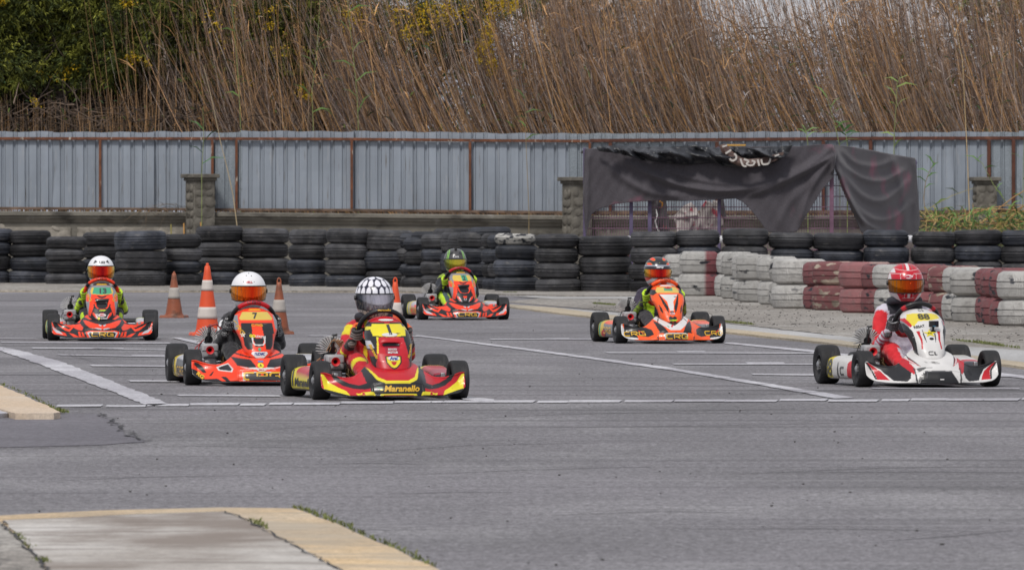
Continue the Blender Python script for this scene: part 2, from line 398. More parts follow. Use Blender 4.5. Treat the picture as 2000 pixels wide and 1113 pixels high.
M_rust3=mat('dusty_rusty_steel',(.13,.085,.06),.9,var=.5,vscale=5,spot=((.06,.04,.03),4,.55,.1))
fence=thing('metal_fence','tall grey corrugated metal fence with rusty rails above the low concrete wall','fence',(0,D,0))
topy=lambda px: 257+5*math.exp(-((px-1150)/380)**2)
boty=lambda px: interp(px,[0,420,690,1110,2000],[407,410,411,416,414])
posts=[(-40,0),(196,0),(415,0),(462,0),(687,0),(918,0),(1152,0),(1192,1),(1400,1),(1608,1),(1700,1),(1931,1),(1979,1),(2060,1)]
def sheet_panel(pa,pb,m,j):
    A=[];B=[]; x=fx(pa); xe=fx(pb); per=.205; prof=[(0,0),(.112,0),(.119,.032),(.153,.032),(.160,0),(.180,0),(.184,.022),(.188,0)]
    k0=math.floor(x/per); pts=[]
    k=k0
    while k*per<xe+per:
        for dx,dy in prof:
            X=k*per+dx+random.uniform(-.003,.003)
            if x<X<xe: pts.append((X,dy))
        k+=1
    pts=[(x,0)]+pts+[(xe,0)]
    mb=MB(); rows=[]
    tz=lambda X: fz(topy(1000+X*F/D))+j+.008*math.sin(X*9)+random.uniform(-.004,.004)
    for t in (0,.12,.3,.5,.7,.9,1):
        rows.append([(X, dy+.012*math.sin(X*1.7+t*5+pa), lerp(fz(boty(1000+X*F/D)+1),tz(X),t)) for X,dy in pts])
    for a,b in zip(rows[:-1],rows[1:]): mb.strip(a,b)
    o=mb.build('sheet_panel',m,fence,smooth=0)
    return o
cuts=[-60,101,300,419,470,690,920,1110,1330,1560,1700,1860,1936,1990,2080]
for i in range(len(cuts)-1):
    m=M_sheet2 if (cuts[i] in (419,1936,1110)) else M_sheet
    o=sheet_panel(cuts[i],cuts[i+1]+3,m,random.uniform(-.015,.015)); o.location.y=.004*(i%3)
# rails (children of the fence, in its local frame: y relative to D)
def rail(pxs,pyf,r,m,dy=-.05,name='rail'):
    for a,b in zip(pxs[:-1],pxs[1:]):
        mb=MB(); 
        A=Vector((fx(a),dy,fz(pyf(a)))); B=Vector((fx(b),dy,fz(pyf(b))))
        c=(A+B)/2; ang=math.atan2(B.z-A.z,B.x-A.x)
        mb.box(c,((B-A).length-.004,.05,r),Matrix.Rotation(-ang,3,'Y')); mb.build(name,m,fence,smooth=0,bevel=.004)
rail([-60,420,688,920,1152],lambda p: topy(p)+14,.048,M_rust); rail([1152,1400,1700,2080],lambda p: topy(p)+13,.058,M_rust2)
rail([-60,200,419,690,920,1135],lambda p: boty(p)-.5,.045,M_rust3,name='bottom_rail'); rail([1135,1400,1700,2080],lambda p: boty(p)-.5,.06,M_rust3,name='bottom_rail')
for px,dk in posts:
    zt=fz(topy(px)+17); zb=fz(boty(px)-3); w_=.045 if not dk else .062
    if px==415: w_=.045
    mb=MB().box((fx(px),-.052,(zt+zb)/2),(w_,.05,zt-zb)); mb.build('post',M_rust2 if dk else M_rust,fence,smooth=0,bevel=.004)
# low concrete wall with moulded coping
M_wall=mat('weathered_concrete',(.145,.135,.115),.9,var=.35,vscale=2.,spot=[((.06,.055,.048),1.6,.56,.12,(1,1,2)),((.21,.20,.18),5,.62,.1)],bump=.6,bscale=22)
wall=thing('concrete_wall','low weathered concrete wall with moulded coping behind the black tyres','wall',(0,D-.12,0))
def wall_sec(a,b,top):
    za=fz(top(a)); zb_=fz(top(b)); X0,X1=fx(a),fx(b)
    prof=[(-.16,0),(-.19,-.02),(-.19,-.07),(-.15,-.085),(-.15,-.12),(-.11,-.15),(-.09,-.19),(-.06,-.20),(-.06,-.9),(-.03,-1.6)]
    mb=MB(); A=[];
    n=24
    rows=[]
    for (dy,dz) in [(.15,0)]+prof:
        rows.append([(lerp(X0,X1,i/n),dy+random.uniform(-.004,.004),max(-.02,lerp(za,zb_,i/n)+dz+random.uniform(-.003,.003))) for i in range(n+1)])
    for r0,r1 in zip(rows[:-1],rows[1:]): mb.strip(r1,r0)
    return mb
tp=lambda px: interp(px,[0,365,420,1110,2000],[412,414,414,421,420])
c=wall_sec(-60,366,tp); c.build('coping',M_wall,wall); c=wall_sec(420,1115,tp); c.build('coping',M_wall,wall); c=wall_sec(1135,2080,tp); c.build('coping',M_wall,wall)
M_emb=mat('pale_render',(.235,.215,.185),.9,var=.25,vscale=6,spot=((.12,.11,.09),3,.58,.1),bump=1.2,bscale=9)
for a,b in ((-60,140),(152,362)):
    x0,x1=fx(a),fx(b); zt=fz(437); mb=MB(); 
    mb.box(((x0+x1)/2,-.075,zt-.36),(x1-x0,.03,.6)); mb.build('moulded_panel',M_emb,wall,bevel=.01)
    mb=MB()
    for k in range(14):
        x=random.uniform(x0+.1,x1-.1); z=random.uniform(zt-.45,zt-.08); mb.ball((x,-.088,z),(random.uniform(.08,.2),.02,random.uniform(.03,.09)),10,6,Matrix.Rotation(random.uniform(-.6,.6),3,'Y'))
    mb.build('relief_stones',M_emb,wall)
# stone pillars
M_pil=mat('stone_pillar_concrete',(.125,.115,.098),.92,var=.35,vscale=5,spot=((.07,.062,.05),4,.57,.12),bump=.8,bscale=18)
def pillar(px,w,top,label,rz):
    p=thing('stone_pillar',label,'pillar',(fx(px,D-.35),D-.35,0),rz,'stone pillars along the wall')
    zt=fz(top,D-.35); a=w/2
    MB().box((0,0,(zt-.12)/2),(w,w*.9,zt-.12)).build('shaft',M_pil,p,bevel=.012)
    mb=MB(); mb.box((0,0,zt-.095),(w+.05,w*.9+.05,.05)); mb.build('cap_moulding',M_pil,p,bevel=.01)
    mb=MB(); mb.box((0,0,zt-.035),(w+.13,w*.9+.13,.07)); mb.build('cap',M_pil,p,bevel=.012)
    rnd=random.Random(px)
    for side in ((0,-1),(-1,0)):
        mb=MB()
        z=.75
        while z<zt-.25:
            hh=rnd.uniform(.12,.2)
            for u in (-.12,.1):
                uu=u*w/.5+rnd.uniform(-.03,.03); r=(rnd.uniform(.08,.16)*w/.5,.014,hh*rnd.uniform(.40,.6)) if side[0]==0 else (.03,rnd.uniform(.08,.12)*w/.5,hh*.48)
                c=(uu,-w*.45,z+hh/2) if side[0]==0 else (-w/2,uu*.8,z+hh/2)
                mb.ball(c,r,10,6,Matrix.Rotation(rnd.uniform(-.6,.6),3,'Y' if side[0]==0 else 'X'))
            z+=hh
        mb.build('carved_stones',M_pil,p)
    return p
pillar(391,.40,340,'grey stone pillar with square cap in front of the metal fence, left of the cage',math.radians(28))
pillar(1127,.40,346,'grey stone pillar half hidden by the left end of the dark tarpaulin',math.radians(28))
pillar(1924,.36,346,'mottled stone pillar overgrown by reeds at the right of the cage',math.radians(8))

# ================================================================ wire cage and its cover
DC=114.0
def cp(px,py,d=DC): return P(px,py,d)
M_pink=mat('purple_painted_steel',(.15,.075,.12),.6,var=.3,vscale=8,spot=((.3,.06,.08),6,.65,.1))
M_purp=mat('violet_painted_steel',(.09,.07,.14),.6,var=.3,vscale=8)
M_blkC=mat('dark_bar',(.03,.028,.035),.6)
cage=thing('wire_cage','large wire mesh cage with violet posts behind the tyre wall','cage',(0,0,0))
A0=cp(1141,288); B0=cp(1624,284); C0=P(1790,312,118.0)
def cage_pt(seg,t,z):
    a,b=(A0,B0) if seg==0 else (B0,C0); v=a.lerp(b,t); return Vector((v.x,v.y,z))
def post_at(seg,t,m,r=.03,z1=None):
    v=cage_pt(seg,t,0); zt=z1 or (lerp(A0.z,B0.z,t) if seg==0 else lerp(B0.z,C0.z,t))
    MB().box((v.x,v.y,zt/2),(r*2,r*2,zt-.02)).build('cage_post',m,cage,bevel=.004)
for t,m,r in ((.002,M_purp,.025),(.19,M_purp,.03),(.265,M_purp,.03),(.545,M_purp,.025),(1,M_pink,.032)): post_at(0,t,m,r)
post_at(1,.985,M_purp,.025)
for seg,n in ((0,95),(1,60)):
    mb=MB(); zt=lambda t: (lerp(A0.z,B0.z,t) if seg==0 else lerp(B0.z,C0.z,t))-.02
    for i in range(n):
        t=(i+.5)/n; v=cage_pt(seg,t,0); mb.tube([(v.x,v.y+.02,.1),(v.x,v.y+.02,zt(t))],.0045,4)
    z=.25
    while z<2.2:
        a=cage_pt(seg,0,min(z,zt(0))); b=cage_pt(seg,1,min(z,zt(1))); mb.tube([a,b],.007,4); z+=.17
    mb.build('wire_mesh',M_pink,cage)
# cage roof bars
mb=MB(); back=[A0+Vector((0,4,.0)),B0+Vector((.6,4,0))]
for a,b in ((A0,B0),(B0,C0),(A0,back[0]),(back[0],C0)): mb.tube([a-Vector((0,0,.05)),b-Vector((0,0,.05))],.018,6)
mb.build('roof_frame',M_blkC,cage)
# tarpaulin
M_tarp=mat('charcoal_shade_net',(.058,.052,.062),.85,var=.3,vscale=60,spot=((.16,.06,.09),1.3,.60,.12),bump=.15,bscale=150,sheen=.15)
def inpoly(x,y,poly):
    c=False; n=len(poly); j=n-1
    for i in range(n):
        xi,yi=poly[i]; xj,yj=poly[j]
        if (yi>y)!=(yj>y) and x<(xj-xi)*(y-yi)/(yj-yi)+xi: c=not c
        j=i
    return c
def seg_dist(x,y,pl):
    best=1e9; bt=0
    for k in range(len(pl)-1):
        x0,y0=pl[k]; x1,y1=pl[k+1]; dx,dy=x1-x0,y1-y0; L2=dx*dx+dy*dy
        t=max(0,min(1,((x-x0)*dx+(y-y0)*dy)/L2)); d=math.hypot(x-x0-t*dx,y-y0-t*dy)
        if d<best: best=d; bt=(k+t)/(len(pl)-1)
    return best,bt
def smooth_pl(pl,n=6):
    out=[]
    for k in range(len(pl)-1):
        p0=pl[max(k-1,0)];p1=pl[k];p2=pl[k+1];p3=pl[min(k+2,len(pl)-1)]
        for i in range(n):
            t=i/n; out.append(tuple(.5*((2*p1[a])+(-p0[a]+p2[a])*t+(2*p0[a]-5*p1[a]+4*p2[a]-p3[a])*t*t+(-p0[a]+3*p1[a]-3*p2[a]+p3[a])*t**3) for a in (0,1)))
    out.append(pl[-1]); return out
def cloth(name,outline,folds,depth,m,step=3.,parent=None,noise=.012,thick=.004,**kw):
    """real cloth surface: outline + fold relief (photo px units only for tracing), hung at depth(px,py)"""
    xs=[p[0] for p in outline]; ys=[p[1] for p in outline]
    x0,x1,y0,y1=min(xs),max(xs),min(ys),max(ys); nx=int((x1-x0)/step)+1; ny=int((y1-y0)/step)+1
    folds=[(smooth_pl(f),w_,h_) for f,w_,h_ in folds]
    # clip boundary: clamp rows to the outline's vertical span per column
    mb=MB(); vid={}; vs=[]
    # columns of spans
    cols=[]
    for i in range(nx+1):
        x=min(x0+i*step,x1-.01)+.005; cr=[]
        n=len(outline)
        for k in range(n):
            (xa,ya),(xb,yb)=outline[k],outline[(k+1)%n]
            if (xa>x)!=(xb>x): cr.append(ya+(yb-ya)*(x-xa)/(xb-xa))
        cr.sort(); cols.append((x,cr[0] if cr else y0,cr[-1] if cr else y0+1))
    R=ny
    for (x,ya,yb) in cols:
        for j in range(R+1):
            y=lerp(ya,yb,j/R); h=0
            for f,w_,h_ in folds:
                d,t=seg_dist(x,y,f); 
                if d<3*w_: h+=h_*math.exp(-(d/w_)**2)*(min(1,6*t+.4)*min(1,6*(1-t)+.15))
            h+=noise*1.6*(math.sin(x*.05+y*.021)+math.sin(x*.11-y*.07+2)*.6+math.sin(x*.3+y*.17)*.15)
            vs.append(P(x,y,depth(x,y)-h))
    fs=[(i*(R+1)+j,i*(R+1)+j+1,(i+1)*(R+1)+j+1,(i+1)*(R+1)+j) for i in range(nx) for j in range(R)]
    mb.add(vs,fs); o=mb.build(name,m,parent,smooth=0,**kw); o.data.shade_smooth()
    s=o.modifiers.new('solid','SOLIDIFY'); s.thickness=thick; s.offset=-1
    return o
dA=DC-.12
tarp=thing('dark_tarpaulin','dark shade net draped and torn over the wire cage','tarpaulin',(0,0,0))
front=[(1140,291),(1200,289),(1300,290),(1400,288),(1500,286),(1560,286),(1600,282),(1627,282),(1634,300),(1628,345),(1605,372),(1585,405),(1568,432),(1557,453),(1525,456),(1499,453),(1484,432),(1468,412),(1450,394),(1436,388),(1400,390),(1340,393),(1290,392),(1240,394),(1200,399),(1170,408),(1156,418),(1149,440),(1145,462),(1141,440),(1139,380)]
ff=[([(1622,290),(1590,318),(1540,345),(1490,363),(1440,372),(1390,372),(1330,362),(1270,340),(1225,318)],7,.10),
    ([(1624,305),(1585,330),(1540,352),(1500,370),(1455,384)],5,.07),
    ([(1455,363),(1400,358),(1340,345),(1300,330)],7,.05),
    ([(1330,384),(1270,375),(1220,350),(1190,322)],8,.06),
    ([(1626,310),(1600,345),(1575,390),(1560,440)],6,.05),
    ([(1627,300),(1590,350),(1540,400),(1520,450)],9,.04),
    ([(1150,300),(1148,360),(1147,430)],4,.05),([(1624,284),(1628,310),(1627,340)],4,.10)]
cloth('front_cover',front,ff,lambda x,y: dA-.06*math.sin((x-1140)/480*PI),M_tarp,parent=tarp)
side=[(1628,283),(1660,286),(1700,293),(1740,301),(1788,309),(1790,330),(1794,390),(1797,430),(1793,463),(1740,460),(1700,458),(1683,455),(1672,430),(1660,405),(1645,370),(1632,335),(1626,300)]
sf=[([(1632,290),(1650,325),(1690,350),(1730,352),(1770,330)],6,.10),([(1632,300),(1655,350),(1690,385),(1730,390),(1778,350)],8,.12),
    ([(1634,320),(1660,385),(1700,425),(1745,425),(1785,390)],7,.10),([(1636,330),(1665,400),(1695,445)],5,.10),([(1640,290),(1670,318),(1710,325),(1750,312)],6,.06),
    ([(1650,370),(1680,425),(1720,452)],5,.08),([(1740,300),(1762,370),(1770,455)],7,.06),([(1786,312),(1790,380),(1787,458)],5,.07)]
cloth('side_cover',side,sf,lambda x,y: DC-.15+4*max(0,(x-1626)/170),mat('stained_shade_net',(.064,.058,.069),.85,var=.2,vscale=50,spot=((.19,.05,.09),1.5,.55,.15),bump=.15,bscale=150,sheen=.15),parent=tarp)
# rolled plastic along the top
M_plast=mat('black_plastic_film',(.014,.015,.019),.36,var=.3,vscale=8,bump=1.0,bscale=9,spec=.5)
roll=[(1164,287),(1200,284),(1250,286),(1310,287),(1360,284),(1400,290),(1430,286),(1470,290),(1548,284),(1540,300),(1515,318),(1480,326),(1440,328),(1415,324),(1390,318),(1340,322),(1300,319),(1250,312),(1210,300),(1170,296)]
rnd=random.Random(4)
rf=[([(rnd.uniform(1180,1520),rnd.uniform(286,296)),(rnd.uniform(1200,1520),rnd.uniform(298,308)),(rnd.uniform(1200,1500),rnd.uniform(306,322))],rnd.uniform(3,6.5),rnd.uniform(.05,.13)*rnd.choice((1,1,-.8))) for _ in range(38)]
rf=[([(a[0],a[1]),(a[0]+rnd.uniform(8,26),b[1]),(a[0]+rnd.uniform(20,60),c_[1])],w_,h_) for (a,b,c_),w_,h_ in rf]
cloth('rolled_plastic',roll,rf+[([(1175,290),(1300,302),(1400,306),(1530,296)],9,.12)],lambda x,y: dA-.14,M_plast,step=2.5,parent=tarp,noise=.02,thick=.01)
# brown banner with white lettering
ban=[(1404,284),(1415,281),(1423,286),(1429,294),(1437,302),(1448,308),(1462,311),(1485,309),(1505,304),(1530,297),(1531,301),(1518,313),(1498,321),(1470,327),(1444,325),(1424,316),(1411,302)]
cloth('printed_banner',ban,[([(1410,285),(1425,305),(1450,320),(1500,316)],6,.05)],lambda x,y: dA-.34,mat('brown_banner',(.095,.055,.045),.55,var=.2,vscale=10),step=2.,parent=tarp,noise=.004)

# worn white letters painted along the banner
def banner_ribbon(pts,w_):
    pl=smooth_pl(pts,4) if len(pts)>2 else pts; A=[];B=[]
    for i,(x,y) in enumerate(pl):
        a=pl[max(i-1,0)]; b=pl[min(i+1,len(pl)-1)]; dx,dy=b[0]-a[0],b[1]-a[1]; l=math.hypot(dx,dy) or 1; nx,ny=-dy/l*w_/2,dx/l*w_/2
        d_=dA-.34-.075
        A.append(P(x+nx,y+ny,d_)); B.append(P(x-nx,y-ny,d_))
    return A,B
lt=MB()
for pts,w_ in [([(1417,300),(1428,293)],3.6),([(1411,287),(1420,284)],3.),([(1424,309),(1430,314),(1437,311),(1438,305),(1434,300)],3.6),([(1446,310),(1451,323),(1458,325)],3.6),([(1453,311),(1462,315),(1458,320),(1464,323),(1471,322),(1474,316),(1468,314)],3.4),
               ([(1480,312),(1483,324)],3.8),([(1487,311),(1489,320),(1496,321),(1502,318),(1505,309)],3.6),([(1513,305),(1522,302)],3.)]:
    A,B=banner_ribbon(pts,w_); lt.strip(A,B)
lt.build('banner_lettering',mat('worn_white_print',(.5,.47,.44),.6),tarp)
# odds and ends stored inside the cage
def junk(name,label,cat,outline,d,m,folds=()):
    o=cloth(name,outline,[(f,2.5,.05) for f in folds],lambda x,y:d,m,step=2,noise=.03,thick=.03); c_=P(outline[0][0],outline[0][1],d)
    tag(o,label,cat); return o
Mb=mat('dusty_white_bag',(.34,.31,.30),.7,var=.3,vscale=5,spot=((.3,.05,.07),6,.60,.05),bump=.6,bscale=12); Mk=mat('dark_sheet',(.05,.047,.05),.8,var=.5,vscale=5,bump=.6,bscale=8)
junk('plastic_sheet','dark plastic sheet with white squiggle hanging inside the left of the cage','sheet',[(1272,392),(1300,391),(1304,420),(1308,456),(1272,457)],115.3,Mk,[[(1285,392),(1282,430),(1290,455)]])
junk('stuffed_bag','crumpled off-white bag with red marks, middle of the cage','bag',[(1318,420),(1335,402),(1350,395),(1362,408),(1368,430),(1362,455),(1322,457)],115.2,Mb,[[(1330,410),(1350,430),(1345,455)],[(1320,425),(1365,420)]])
junk('stuffed_bag','pale rounded bag beside the crumpled one in the cage','bag',[(1370,402),(1378,393),(1390,395),(1394,420),(1388,445),(1372,450),(1366,430)],115.4,Mb,[[(1375,400),(1385,440)]])
junk('hanging_banner','hanging off-white banner with dark printed end at the right of the bags','banner',[(1392,392),(1410,392),(1412,420),(1413,438),(1398,452),(1386,455)],115.1,Mb,[[(1400,392),(1405,440)]])
junk('hanging_banner','narrow black printed banner beside the off-white one in the cage','banner',[(1405,390),(1414,389),(1418,425),(1412,428)],114.9,Mk)
sq=MB(); sq.tube([P(x,y,115.15) for x,y in [(1281,409),(1284,420),(1280,432),(1282,442),(1288,455)]],.012,5); sq.build('white_rope',mat('white_rope',(.6,.6,.6),.7),label='thin white rope dangling inside the left of the cage',cat='rope')
hk=MB(); hk.tube([P(x,y,114.6) for x,y in [(1288,393),(1294,397),(1293,404),(1289,406)]],.014,5); hk.build('hook',mat('orange_strap',(.55,.25,.03),.7),label='orange hook-shaped strap hanging at the left of the cage',cat='strap')
lumber=MB(); lumber.box((P(1438,284,114.3).x,114.3,P(1438,284,114.3).z),(.30,.05,.03)); lumber.build('plank',mat('yellow_timber',(.50,.28,.06),.7),label='short yellow plank lying on top of the cage behind the brown banner',cat='plank',bevel=.004)
# ================================================================ tyres
def rubber(name, base, paint=None, wear=.5, wscale=3., red=None, tread=1.0, pattern=0):
    """rubber with moulded tread; paint worn back to rubber in blotches"""
    m=bpy.data.materials.new(name); m.use_nodes=True; nt=m.node_tree; N=nt.nodes; L=nt.links; b=N['Principled BSDF']
    b.inputs['Roughness'].default_value=.62 if not paint else .75; b.inputs['Specular IOR Level'].default_value=.35
    tc=N.new('ShaderNodeTexCoord'); oi=N.new('ShaderNodeObjectInfo')
    add=N.new('ShaderNodeVectorMath'); add.operation='ADD'
    sc=N.new('ShaderNodeVectorMath'); sc.operation='SCALE'; sc.inputs[3].default_value=37.; cx=N.new('ShaderNodeCombineXYZ')
    for i in range(3): L.new(oi.outputs['Random'],cx.inputs[i])
    L.new(cx.outputs[0],sc.inputs[0]); L.new(tc.outputs['Object'],add.inputs[0]); L.new(sc.outputs[0],add.inputs[1])
    def noise(scale,det=5,st=None):
        n=N.new('ShaderNodeTexNoise'); n.inputs['Scale'].default_value=scale; n.inputs['Detail'].default_value=det
        src=add.outputs[0]
        if st:
            mp=N.new('ShaderNodeMapping'); mp.inputs['Scale'].default_value=st; L.new(src,mp.inputs[0]); src=mp.outputs[0]
        L.new(src,n.inputs['Vector']); return n.outputs[0]
    def rng(src,a,b_,c,d):
        r=N.new('ShaderNodeMapRange')
        for i,v in zip((1,2,3,4),(a,b_,c,d)): r.inputs[i].default_value=v
        L.new(src,r.inputs[0]); return r.outputs[0]
    def mix(a,fac,c):
        x=N.new('ShaderNodeMix'); x.data_type='RGBA'; L.new(fac,x.inputs[0])
        if isinstance(a,tuple): x.inputs[6].default_value=(*a,1)
        else: L.new(a,x.inputs[6])
        if isinstance(c,tuple): x.inputs[7].default_value=(*c,1)
        else: L.new(c,x.inputs[7])
        return x.outputs[2]
    rub=mix(base,rng(noise(4),.40,.72,0,.85),tuple(min(1,x*2.4+.016) for x in base))
    rub=mix(rub,rng(noise(9,6,(1,1,3)),.58,.70,0,.35),(.16,.15,.14))
    # per-tyre tone
    x=N.new('ShaderNodeMix'); x.data_type='RGBA'; x.blend_type='MULTIPLY'; x.inputs[0].default_value=1
    L.new(rub,x.inputs[6]); L.new(rng(oi.outputs['Random'],0,1,.75,1.35),x.inputs[7]); out=x.outputs[2]
    if paint:
        pc=mix(paint,rng(noise(7),.4,.7,0,.5),tuple(c*.72 for c in paint))
        if red:                                   # neighbouring colour sprayed over one side
            sp=N.new('ShaderNodeSeparateXYZ'); L.new(tc.outputs['Object'],sp.inputs[0])
            pc=mix(pc,rng(sp.outputs[0],red[1],red[1]+.05,0,1),red[0])
        pc=mix(pc,rng(noise(14,8),.5,.8,0,.55),(.20,.185,.175))
        out=mix(out,rng(noise(wscale,8,(1,1,2.2)),wear,wear+.06,1,0),pc)
    L.new(out,b.inputs['Base Color'])
    # tread relief: uv.x = angle, uv.y = across
    uv=N.new('ShaderNodeUVMap'); uv.uv_map='tread'
    mp=N.new('ShaderNodeMapping'); mp.inputs['Scale'].default_value=(1,1,1); L.new(uv.outputs[0],mp.inputs[0])
    wv=N.new('ShaderNodeTexWave'); wv.wave_type='BANDS'; wv.bands_direction=['X','DIAGONAL','X'][pattern]; wv.wave_profile='SAW' if pattern==2 else 'SIN'
    wv.inputs['Scale'].default_value=[22,14,9][pattern]; wv.inputs['Distortion'].default_value=[1.5,5.,7.][pattern]; wv.inputs['Detail'].default_value=1; wv.inputs['Detail Scale'].default_value=[2,1.2,1.][pattern]
    L.new(mp.outputs[0],wv.inputs['Vector'])
    bp=N.new('ShaderNodeBump'); bp.inputs['Strength'].default_value=tread; bp.inputs['Distance'].default_value=.012
    L.new(rng(wv.outputs[1],.0,.35,0,1),bp.inputs['Height'])
    bp2=N.new('ShaderNodeBump'); bp2.inputs['Strength'].default_value=.3; bp2.inputs['Distance'].default_value=.006
    L.new(noise(40),bp2.inputs['Height']); L.new(bp.outputs[0],bp2.inputs['Normal']); L.new(bp2.outputs[0],b.inputs['Normal'])
    return m
def tyre_mesh(name,R,Hh,grooves,m,shoulder=.033,n=56,gd=.012):
    """tyre lying flat, axis z, base at z=0"""
    r_in=R*.56; pr=[]
    # outer tread from bottom shoulder to top
    def sh(t): return t
    prof=[(r_in,.06*Hh/.25),(r_in+.012,.02),(R*.80,0.0),(R-shoulder*1.2,.012),(R-shoulder*.32,.032)]
    tz0,tz1=.046,Hh-.046
    tread=[(R-.006,tz0)]
    for g in range(grooves):
        c=lerp(tz0,tz1,(g+1)/(grooves+1)); crown=.012*(1-abs(2*(g+1)/(grooves+1)-1))
        tread+=[(R+crown,c-.007),(R+crown-gd,c-.005),(R+crown-gd,c+.005),(R+crown,c+.007)]
    tread.append((R-.006,tz1))
    prof+=tread+[(R-shoulder*.35,Hh-.032),(R-shoulder*1.2,Hh-.012),(R*.80,Hh),(r_in+.012,Hh-.02),(r_in,Hh-.06*Hh/.25),(r_in+.03,Hh*.6),(r_in+.03,Hh*.4)]
    mb=MB(); mb.lathe(prof,n,close=True); me=mb.mesh(name,m,35)
    uvl=me.uv_layers.new(name='tread'); K=len(prof)
    co_=[v.co for v in me.vertices]
    for p in me.polygons:
        ks=[(me.loops[l].vertex_index%n) for l in p.loop_indices]; wrap=max(ks)-min(ks)>n/2
        for l,k in zip(p.loop_indices,ks):
            kk=k+(n if wrap and k<n/2 else 0); uvl.data[l].uv=(kk/n*4, co_[me.loops[l].vertex_index].z*4)
    return me
BK=(.021,.0235,.031)
RUB=[rubber('black_rubber',BK,tread=.25),rubber('black_rubber_blocks',(.021,.021,.024),tread=.8,pattern=1),rubber('dusty_rubber',(.030,.030,.033),tread=.5,pattern=2)]
WHT=[rubber('white_painted_rubber',BK,paint=(.52,.51,.49),wear=.62,wscale=3.5,tread=1.,pattern=2),rubber('white_painted_rubber_ribbed',BK,paint=(.50,.49,.47),wear=.60,wscale=5,tread=.9,pattern=0)]
RED=[rubber('red_painted_rubber',BK,paint=(.235,.085,.092),wear=.58,wscale=7,tread=.9,pattern=2),rubber('faded_red_painted_rubber',BK,paint=(.36,.155,.16),wear=.63,wscale=4,tread=1.,pattern=2,red=((.40,.27,.25),.02))]
RED.append(rubber('beige_worn_red_rubber',(.30,.25,.20),paint=(.25,.095,.10),wear=.52,wscale=6,tread=1.2,pattern=1))
TWO=rubber('white_and_red_painted_rubber',BK,paint=(.50,.49,.47),wear=.62,wscale=4,tread=.7,pattern=0,red=((.27,.085,.095),.06))
WORN=rubber('worn_white_tyre_paint',BK,paint=(.55,.54,.51),wear=.53,wscale=9,tread=1.,pattern=1)
_cache={}
def tyre(x,y,z,R,Hh,m,label,group,grooves=None,rz=None,pool=True):
    key=(round(R,2),round(Hh,2),m.name,grooves)
    if key not in _cache: _cache[key]=tyre_mesh('tyre',key[0],key[1],grooves,m)
    o=bpy.data.objects.new('tyre',_cache[key]); COL.objects.link(o); o.location=(x,y,z)
    o.rotation_euler=(random.uniform(-.018,.018),random.uniform(-.018,.018),random.uniform(0,6.28) if rz is None else rz)
    o.scale=(R/key[0],R/key[0],Hh/key[1])
    tag(o,label,'tyre',group); return o
LV4=['bottom','second-lowest','second-highest','topmost']; LV3=['bottom','middle','topmost']; LV2=['lower','upper']
def stack(L,Wd,top,bot,n,where,group='black tyres of the barrier',mats=None,colour='black',jit=.018,heights=None,ms=None,rz=None):
    d=H*F/(bot-HZ); s=F/d; R=Wd*1.03/2/s; cx=(L+Wd/2-1000)/s; tot=(bot-top)/s; 
    d+=R   # contact row is the near rim
    z=0.0; lv={4:LV4,3:LV3,2:LV2,5:['bottom','second','middle','fourth','topmost']}[n]
    ws=[random.uniform(.9,1.1) for _ in range(n)] if not heights else heights; sw=sum(ws)
    for k in range(n):
        hh=tot*ws[k]/sw
        m=ms[k] if ms else random.choice(mats or RUB)
        r=R*random.uniform(.965,1.03); 
        col=colour if isinstance(colour,str) else colour[k]
        tyre(cx+random.uniform(-jit,jit),d+random.uniform(-jit,jit),z,r,hh,m,f'{lv[k]} {col} tyre in {where}',group,grooves=random.choice((2,3,3,4)) if m in RUB else 2,rz=rz); z+=hh-.001
bs=[(-62,82,446,556,4,'the stack cut by the left photo edge'),(17,79,450,556,4,'second stack from the left photo edge'),(88,77,462,558,4,'the low stack just left of the far-left white helmet'),
 (160,76,453,557,4,'the stack right behind the far-left white helmet'),(221,99,451,562,3,'the wide three-tyre stack right of the far-left helmet'),(317,72,457,561,4,'the narrow stack behind the small dirty cone'),
 (383,87,441,560,4,'the tall stack behind the tall orange cone'),(468,95,446,560,4,'the stack behind the helmet of driver seven'),(562,76,448,563,4,'the stack between helmet of seven and scale-patterned helmet'),
 (636,82,446,564,4,'the stack just left of the scale-patterned helmet'),(707,98,449,564,3,'the wide three-tyre stack behind the scale-patterned helmet'),
 (761,72,455,564,4,'first receding stack right of the scale-patterned helmet'),(787,74,464,565,4,'second receding stack right of the scale-patterned helmet'),(802,78,452,565,4,'third receding stack right of the scale-patterned helmet'),
 (823,76,457,566,4,'fourth receding stack, left of the grey helmet'),(849,78,446,566,4,'the tall stack just left above the grey helmet'),(861,78,453,566.5,3,'the stack directly above the grey helmet'),
 (875,78,456,567,3,'the stack just right above the grey helmet'),(893,80,453,568,4,'the shaded stack right of the grey helmet'),(918,81,443,568,4,'the tallest stack, right of the grey helmet'),
 (940,76,456,569,4,'the second stack left of the white-smeared tyre'),(954,78,458,570,4,'the narrow stack touching the white-smeared tyre')]
for a in bs: stack(*a)
stack(965,84,456,572,4,'the stack crowned with smeared white paint',ms=[RUB[0],RUB[0],RUB[0],WORN],heights=[1.3,1.35,1.15,.9],colour=['black','black','black','white-smeared'])
